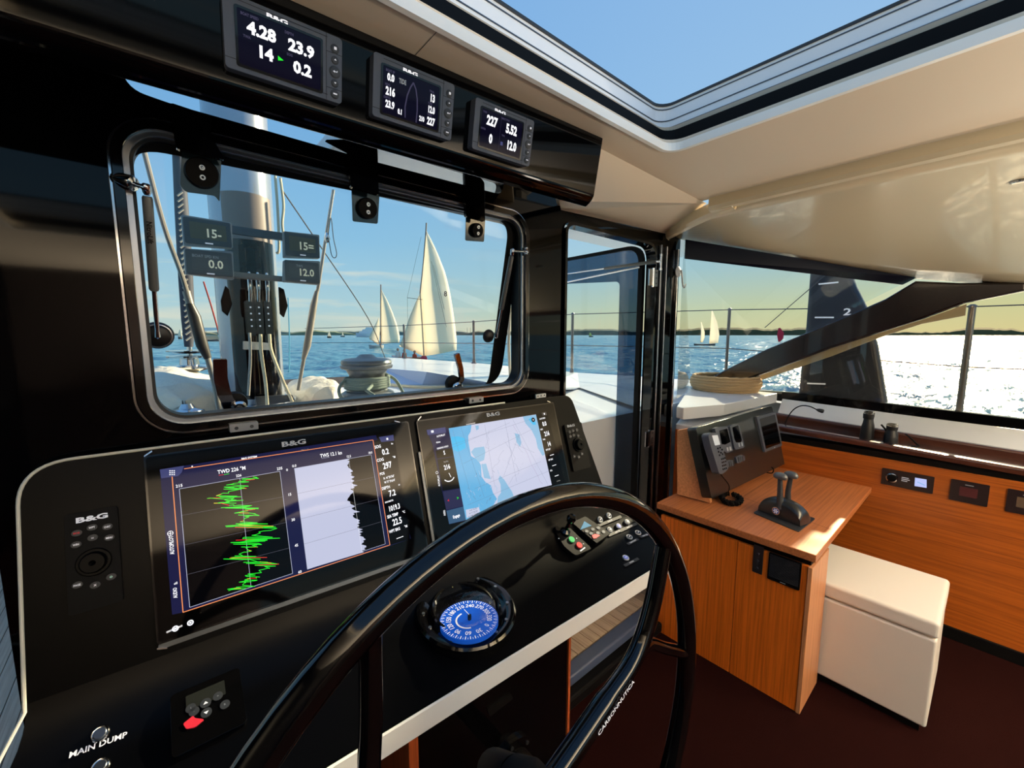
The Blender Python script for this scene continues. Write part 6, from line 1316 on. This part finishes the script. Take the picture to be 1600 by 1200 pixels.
def sailmesh(fr_, left, right, belly, m, par, nm, rows=14, cols=8, sgn=1):
    Lp = samp(left, rows); Rp = samp(right, rows); b = MB(); vs = []
    for l, r in zip(Lp, Rp):
        for j in range(cols + 1):
            t = j / cols; q = l + (r - l) * t; a, c = fr_.px(q.x, q.y); vs.append(fr_.pt(a, c, sgn * belly * sin(pi * t ** .8) * ((r - l).length / 50)))
    b.add(vs, [[i * (cols + 1) + j, i * (cols + 1) + j + 1, (i + 1) * (cols + 1) + j + 1, (i + 1) * (cols + 1) + j] for i in range(rows) for j in range(cols)], m)
    o = b.build(nm, par, smooth=True); md = o.modifiers.new('thick', 'SOLIDIFY'); md.thickness = .03; return o
def hull(fr_, x0, x1, ytop, ybot, m, par, beam=1.6, deck=None):
    a0, c0 = fr_.px(x0, ytop); a1, c1 = fr_.px(x1, ytop); _, cb = fr_.px((x0 + x1) / 2, ybot); b = MB(); N_ = 12; rows = []
    for i in range(N_ + 1):
        t = i / N_; a = a0 + (a1 - a0) * t; w_ = beam * (sin(pi * min(1, t * .9 + .06)) ** .7) / 2; sh = (c1 - c0) * t + .08 * abs(cb - c0) * (4 * (t - .5) ** 2) * -3
        ov = .0 if 0 < i < N_ else 0
        rows.append([fr_.pt(a, c0 + sh, w_), fr_.pt(a + (.5 - t) * .04 * (a1 - a0), cb, w_ * .75), fr_.pt(a, cb + .3, 0), fr_.pt(a + (.5 - t) * .04 * (a1 - a0), cb, -w_ * .75), fr_.pt(a, c0 + sh, -w_)])
    b.add([p for r in rows for p in r], [[i * 5 + j, i * 5 + (j + 1) % 5, (i + 1) * 5 + (j + 1) % 5, (i + 1) * 5 + j] for i in range(N_) for j in range(4)], m)
    b.add([p for r in rows for p in (r[0] + V((0, 0, .0)), r[4])], [[2 * i, 2 * i + 1, 2 * i + 3, 2 * i + 2] for i in range(N_)], deck or m)
    return b.build('hull', par, smooth=False)
def spar(fr_, pts, r, m, par, nm, d=0):
    b = MB(); b.tube([fr_.pt(*fr_.px(*p), d) for p in pts], r, m, 8); return b.build(nm, par, smooth=True)
WOOD = mat('varnished wood', (132, 74, 40), .35); LINE = mat('sail line', (70, 70, 70), .8)
C = lambda x, y: (560 + x / 4.8, 330 + y / 4.8)
D = lambda *p: [C(*q) for q in p]
f1 = bfr(660, 37); big = thing('sailing_yacht', f1.o, 'large classic yacht under tall cream sails marked 8 sailing close ahead', 'sailboat', 'sailing yachts ahead')
hull(f1, *[C(250, 0)[0], C(512, 0)[0]], C(0, 1098)[1], C(0, 1160)[1], mat('white hull', (232, 236, 240), .4), big, 2.2, WOOD)
b = MB(); a0, c0 = f1.px(*C(262, 1100)); a1, c1 = f1.px(*C(510, 1100)); b.plate(f1, [(a0, c0 - .08), (a1, c1 - .08), (a1, c1 + .10), (a0, c0 + .10)], WOOD, 1.02, 1.12); b.build('wooden_rail', big)
spar(f1, D((510, 88), (505, 180), (485, 420), (463, 620)), .06, mat('brown mast', (92, 72, 62), .5), big, 'mast')
spar(f1, D((463, 620), (478, 850), (492, 1100)), .06, mat('cream mast', (200, 180, 150), .5), big, 'lower_mast', .3)
sailmesh(f1, D((507, 150), (490, 350), (463, 620), (475, 800), (490, 1000), (500, 1085)), D((512, 150), (560, 240), (600, 330), (655, 470), (690, 620), (718, 800), (738, 960), (736, 1042)), .9, SAIL, big, 'mainsail')
sailmesh(f1, D((463, 615), (430, 680), (380, 800), (340, 930), (305, 1012)), D((466, 615), (478, 760), (488, 920), (496, 1030), (500, 1092)), .8, SAIL, big, 'headsail', sgn=-1)
b = MB(); a_, c_ = f1.px(*C(648, 628)); b.text(f1, '8', a_, c_, .42, mat('sail number', (90, 50, 50), .7), .9, .02, 1.1); b.build('sail_number', big)['label'] = 'dark sail number 8'
for p, q in (((545, 390), (655, 870)), ((560, 420), (640, 740)), ((520, 230), (560, 300))): spar(f1, D(p, q), .012, LINE, big, 'batten_line', 1.0)
spar(f1, D((368, 652), (480, 666)), .02, LINE, big, 'spreader', .4); spar(f1, D((470, 200), (368, 650), (372, 880)), .01, LINE, big, 'shroud', .4)
for i, (x, y, c_) in enumerate(((297, 1068, (236, 226, 214)), (345, 1075, (196, 84, 70)), (422, 1085, (206, 90, 60)))):
    a, c = f1.px(*C(x, y)); pe = thing('person', f1.pt(a, c + .3), ['crew member in pale top sitting aft on the large classic yacht', 'crew member in red top sitting amidships on the large classic yacht', 'crew member in orange top by the mast of the large classic yacht'][i], 'person', 'yacht crew')
    k = MB(); k.lathe(f1.pt(a, c + .32, .2), UP, [(0, .12), (.05, .22), (.25, .2), (.45, .17), (.52, .07), (.56, .06)], mat('top%d' % i, c_, .8), 14); k.build('torso', pe, smooth=True)
    k = MB(); k.lathe(f1.pt(a, c - .24, .2), UP, [(0, .04), (.04, .09), (.12, .11), (.2, .09), (.24, .03)], mat('skin', (196, 150, 124), .6), 14); k.build('head', pe, smooth=True)
k = MB(); a, c = f1.px(*C(488, 1100)); k.lathe(f1.pt(a, c, 1.2), V((1, 0, 0)), [(-.3, .02), (-.1, .25), (.2, .25), (.35, .02)], mat('red buoy', (190, 40, 60), .5), 14); k.build('fender', big, smooth=True)
f2_ = bfr(600, 76); sm = thing('sailing_yacht', f2_.o, 'smaller classic yacht under cream sails beyond and left of the large one', 'sailboat', 'sailing yachts ahead')
hull(f2_, C(78, 0)[0], C(190, 0)[0], C(0, 1008)[1], C(0, 1034)[1], mat('dark white hull', (196, 190, 180), .5), sm, 2.2, WOOD)
spar(f2_, D((168, 550), (168, 1005)), .09, WOOD, sm, 'mast')
sailmesh(f2_, D((170, 588), (168, 800), (172, 995)), D((172, 588), (215, 665), (255, 755), (290, 850), (312, 945), (306, 985)), 1.3, SAIL, sm, 'mainsail')
sailmesh(f2_, D((152, 800), (110, 880), (80, 945), (84, 960)), D((154, 800), (162, 900), (156, 985), (150, 1002)), 1.2, SAIL, sm, 'headsail', sgn=-1)
def mini(px_, dist, m_pts_l, m_pts_r, lab, m=SAIL, hullx=None, ybase=0, hc=(90, 84, 80), nm='sailboat', grp='small sailboats on the horizon', extra=None):
    f_ = bfr(px_, dist); t = thing(nm, f_.o, lab, 'sailboat', grp)
    sailmesh(f_, m_pts_l, m_pts_r, 1.2, m, t, 'sail', 8, 5)
    if not hullx:
        e_ = 650 * 2.45 / dist; hullx = (px_ - 3, px_ + 4, 523 + e_ * .55, 523 + e_)
    if hullx: hull(f_, hullx[0], hullx[1], hullx[2], hullx[3], mat('hull%d' % hc[0], hc, .5), t, 2.0)
    if extra: sailmesh(f_, extra[0], extra[1], 1.0, m, t, 'headsail', 8, 5, -1)
    return t
mini(1105, 102, [(1112, 484), (1110, 510), (1108, 537)], [(1113, 484), (1121, 505), (1124, 522), (1122, 536)], 'dark-hulled ketch with two cream sails seen through the windscreen', hullx=(1084, 1118, 537.5, 541), extra=([(1095, 503), (1095, 520), (1094, 535)], [(1096, 503), (1101, 518), (1101, 528), (1098, 535)]), nm='ketch')
RSP = mat('red spinnaker cloth', (222, 40, 62), .8, emit=None)
mini(1218, 150, [(1216, 513), (1214, 524), (1216, 534)], [(1219, 512), (1225, 520), (1224, 529), (1219, 534)], 'yacht with a bright red spinnaker near the raked pillar', m=RSP, hullx=(1213, 1226, 535.5, 537.5))
YSP = mat('yellow spinnaker cloth', (226, 216, 110), .8)
mini(923, 420, [(921, 520), (920, 528)], [(923, 520), (925, 525), (924, 528.5)], 'tiny yacht with a yellow spinnaker seen through the door', m=YSP)
mini(514, 330, [(514, 517), (511, 526)], [(514.5, 517), (516, 522), (517, 526)], 'tiny cream sailboat right of the mast near the white motor yacht')
mini(281, 260, [(281, 514), (277, 525)], [(282, 514), (284, 520), (285, 526)], 'tiny cream sailboat at the left of the front window')
mini(535, 500, [(535, 519), (534, 524)], [(535.5, 519), (537, 524)], 'tiniest sailboat just right of the cream one near the motor yacht')
mini(1071, 420, [(1070, 524), (1069, 528)], [(1071, 524), (1072, 528)], 'tiny sailboat just right of the black door post')
# white motor yacht and a dark moored boat
f3_ = bfr(572, 420); my = thing('motor_yacht', f3_.o, 'distant white motor yacht with stepped decks left of the smaller classic yacht', 'motor yacht')
hull(f3_, 556, 588, 521, 526, WHITE, my, 7)
for (x0, x1, y0, y1) in ((562, 586, 517.5, 521), (567, 584, 514.5, 517.5), (572, 582, 511.5, 514.5)):
    b = MB(); P = PX(f3_, [(x0, y0), (x1, y0), (x1, y1), (x0 - 2, y1)]); b.plate(f3_, P, WHITE, -2, 2); b.build('deckhouse', my)
spar(f3_, [(576, 506), (576, 512)], .2, WHITE, my, 'radar_mast')
f4_ = bfr(325, 190); db = thing('moored_boat', f4_.o, 'dark moored boat with pale cover seen left of the mast', 'boat')
hull(f4_, 308, 345, 531, 540, mat('navy hull', (40, 44, 60), .4), db, 4, WHITE)
b = MB(); b.plate(f4_, PX(f4_, [(312, 525), (340, 524), (344, 531), (310, 531)]), mat('tan house', (196, 170, 140), .6), -1.2, 1.2); b.build('deckhouse', db)
b = MB(); b.plate(f4_, rpoly(PX(f4_, [(318, 512), (344, 512), (346, 516), (316, 517)]), .3), WHITE, -1.5, 1.5); b.tube([f4_.pt(*f4_.px(322, 516)), f4_.pt(*f4_.px(322, 526))], .05, DALU, 6); b.tube([f4_.pt(*f4_.px(342, 516)), f4_.pt(*f4_.px(342, 526))], .05, DALU, 6); b.build('canopy', db)
for (x, d_) in ((730, 700), (735, 705)):
    f_ = bfr(x, d_); b = MB(); b.tube([f_.pt(0, .5), f_.pt(*f_.px(x, 512))], .25, DALU, 6); tag(b.build('distant_mast'), ('left' if x == 730 else 'right') + ' one of two bare masts on the horizon right of the large yacht', 'mast', 'bare masts on the horizon')
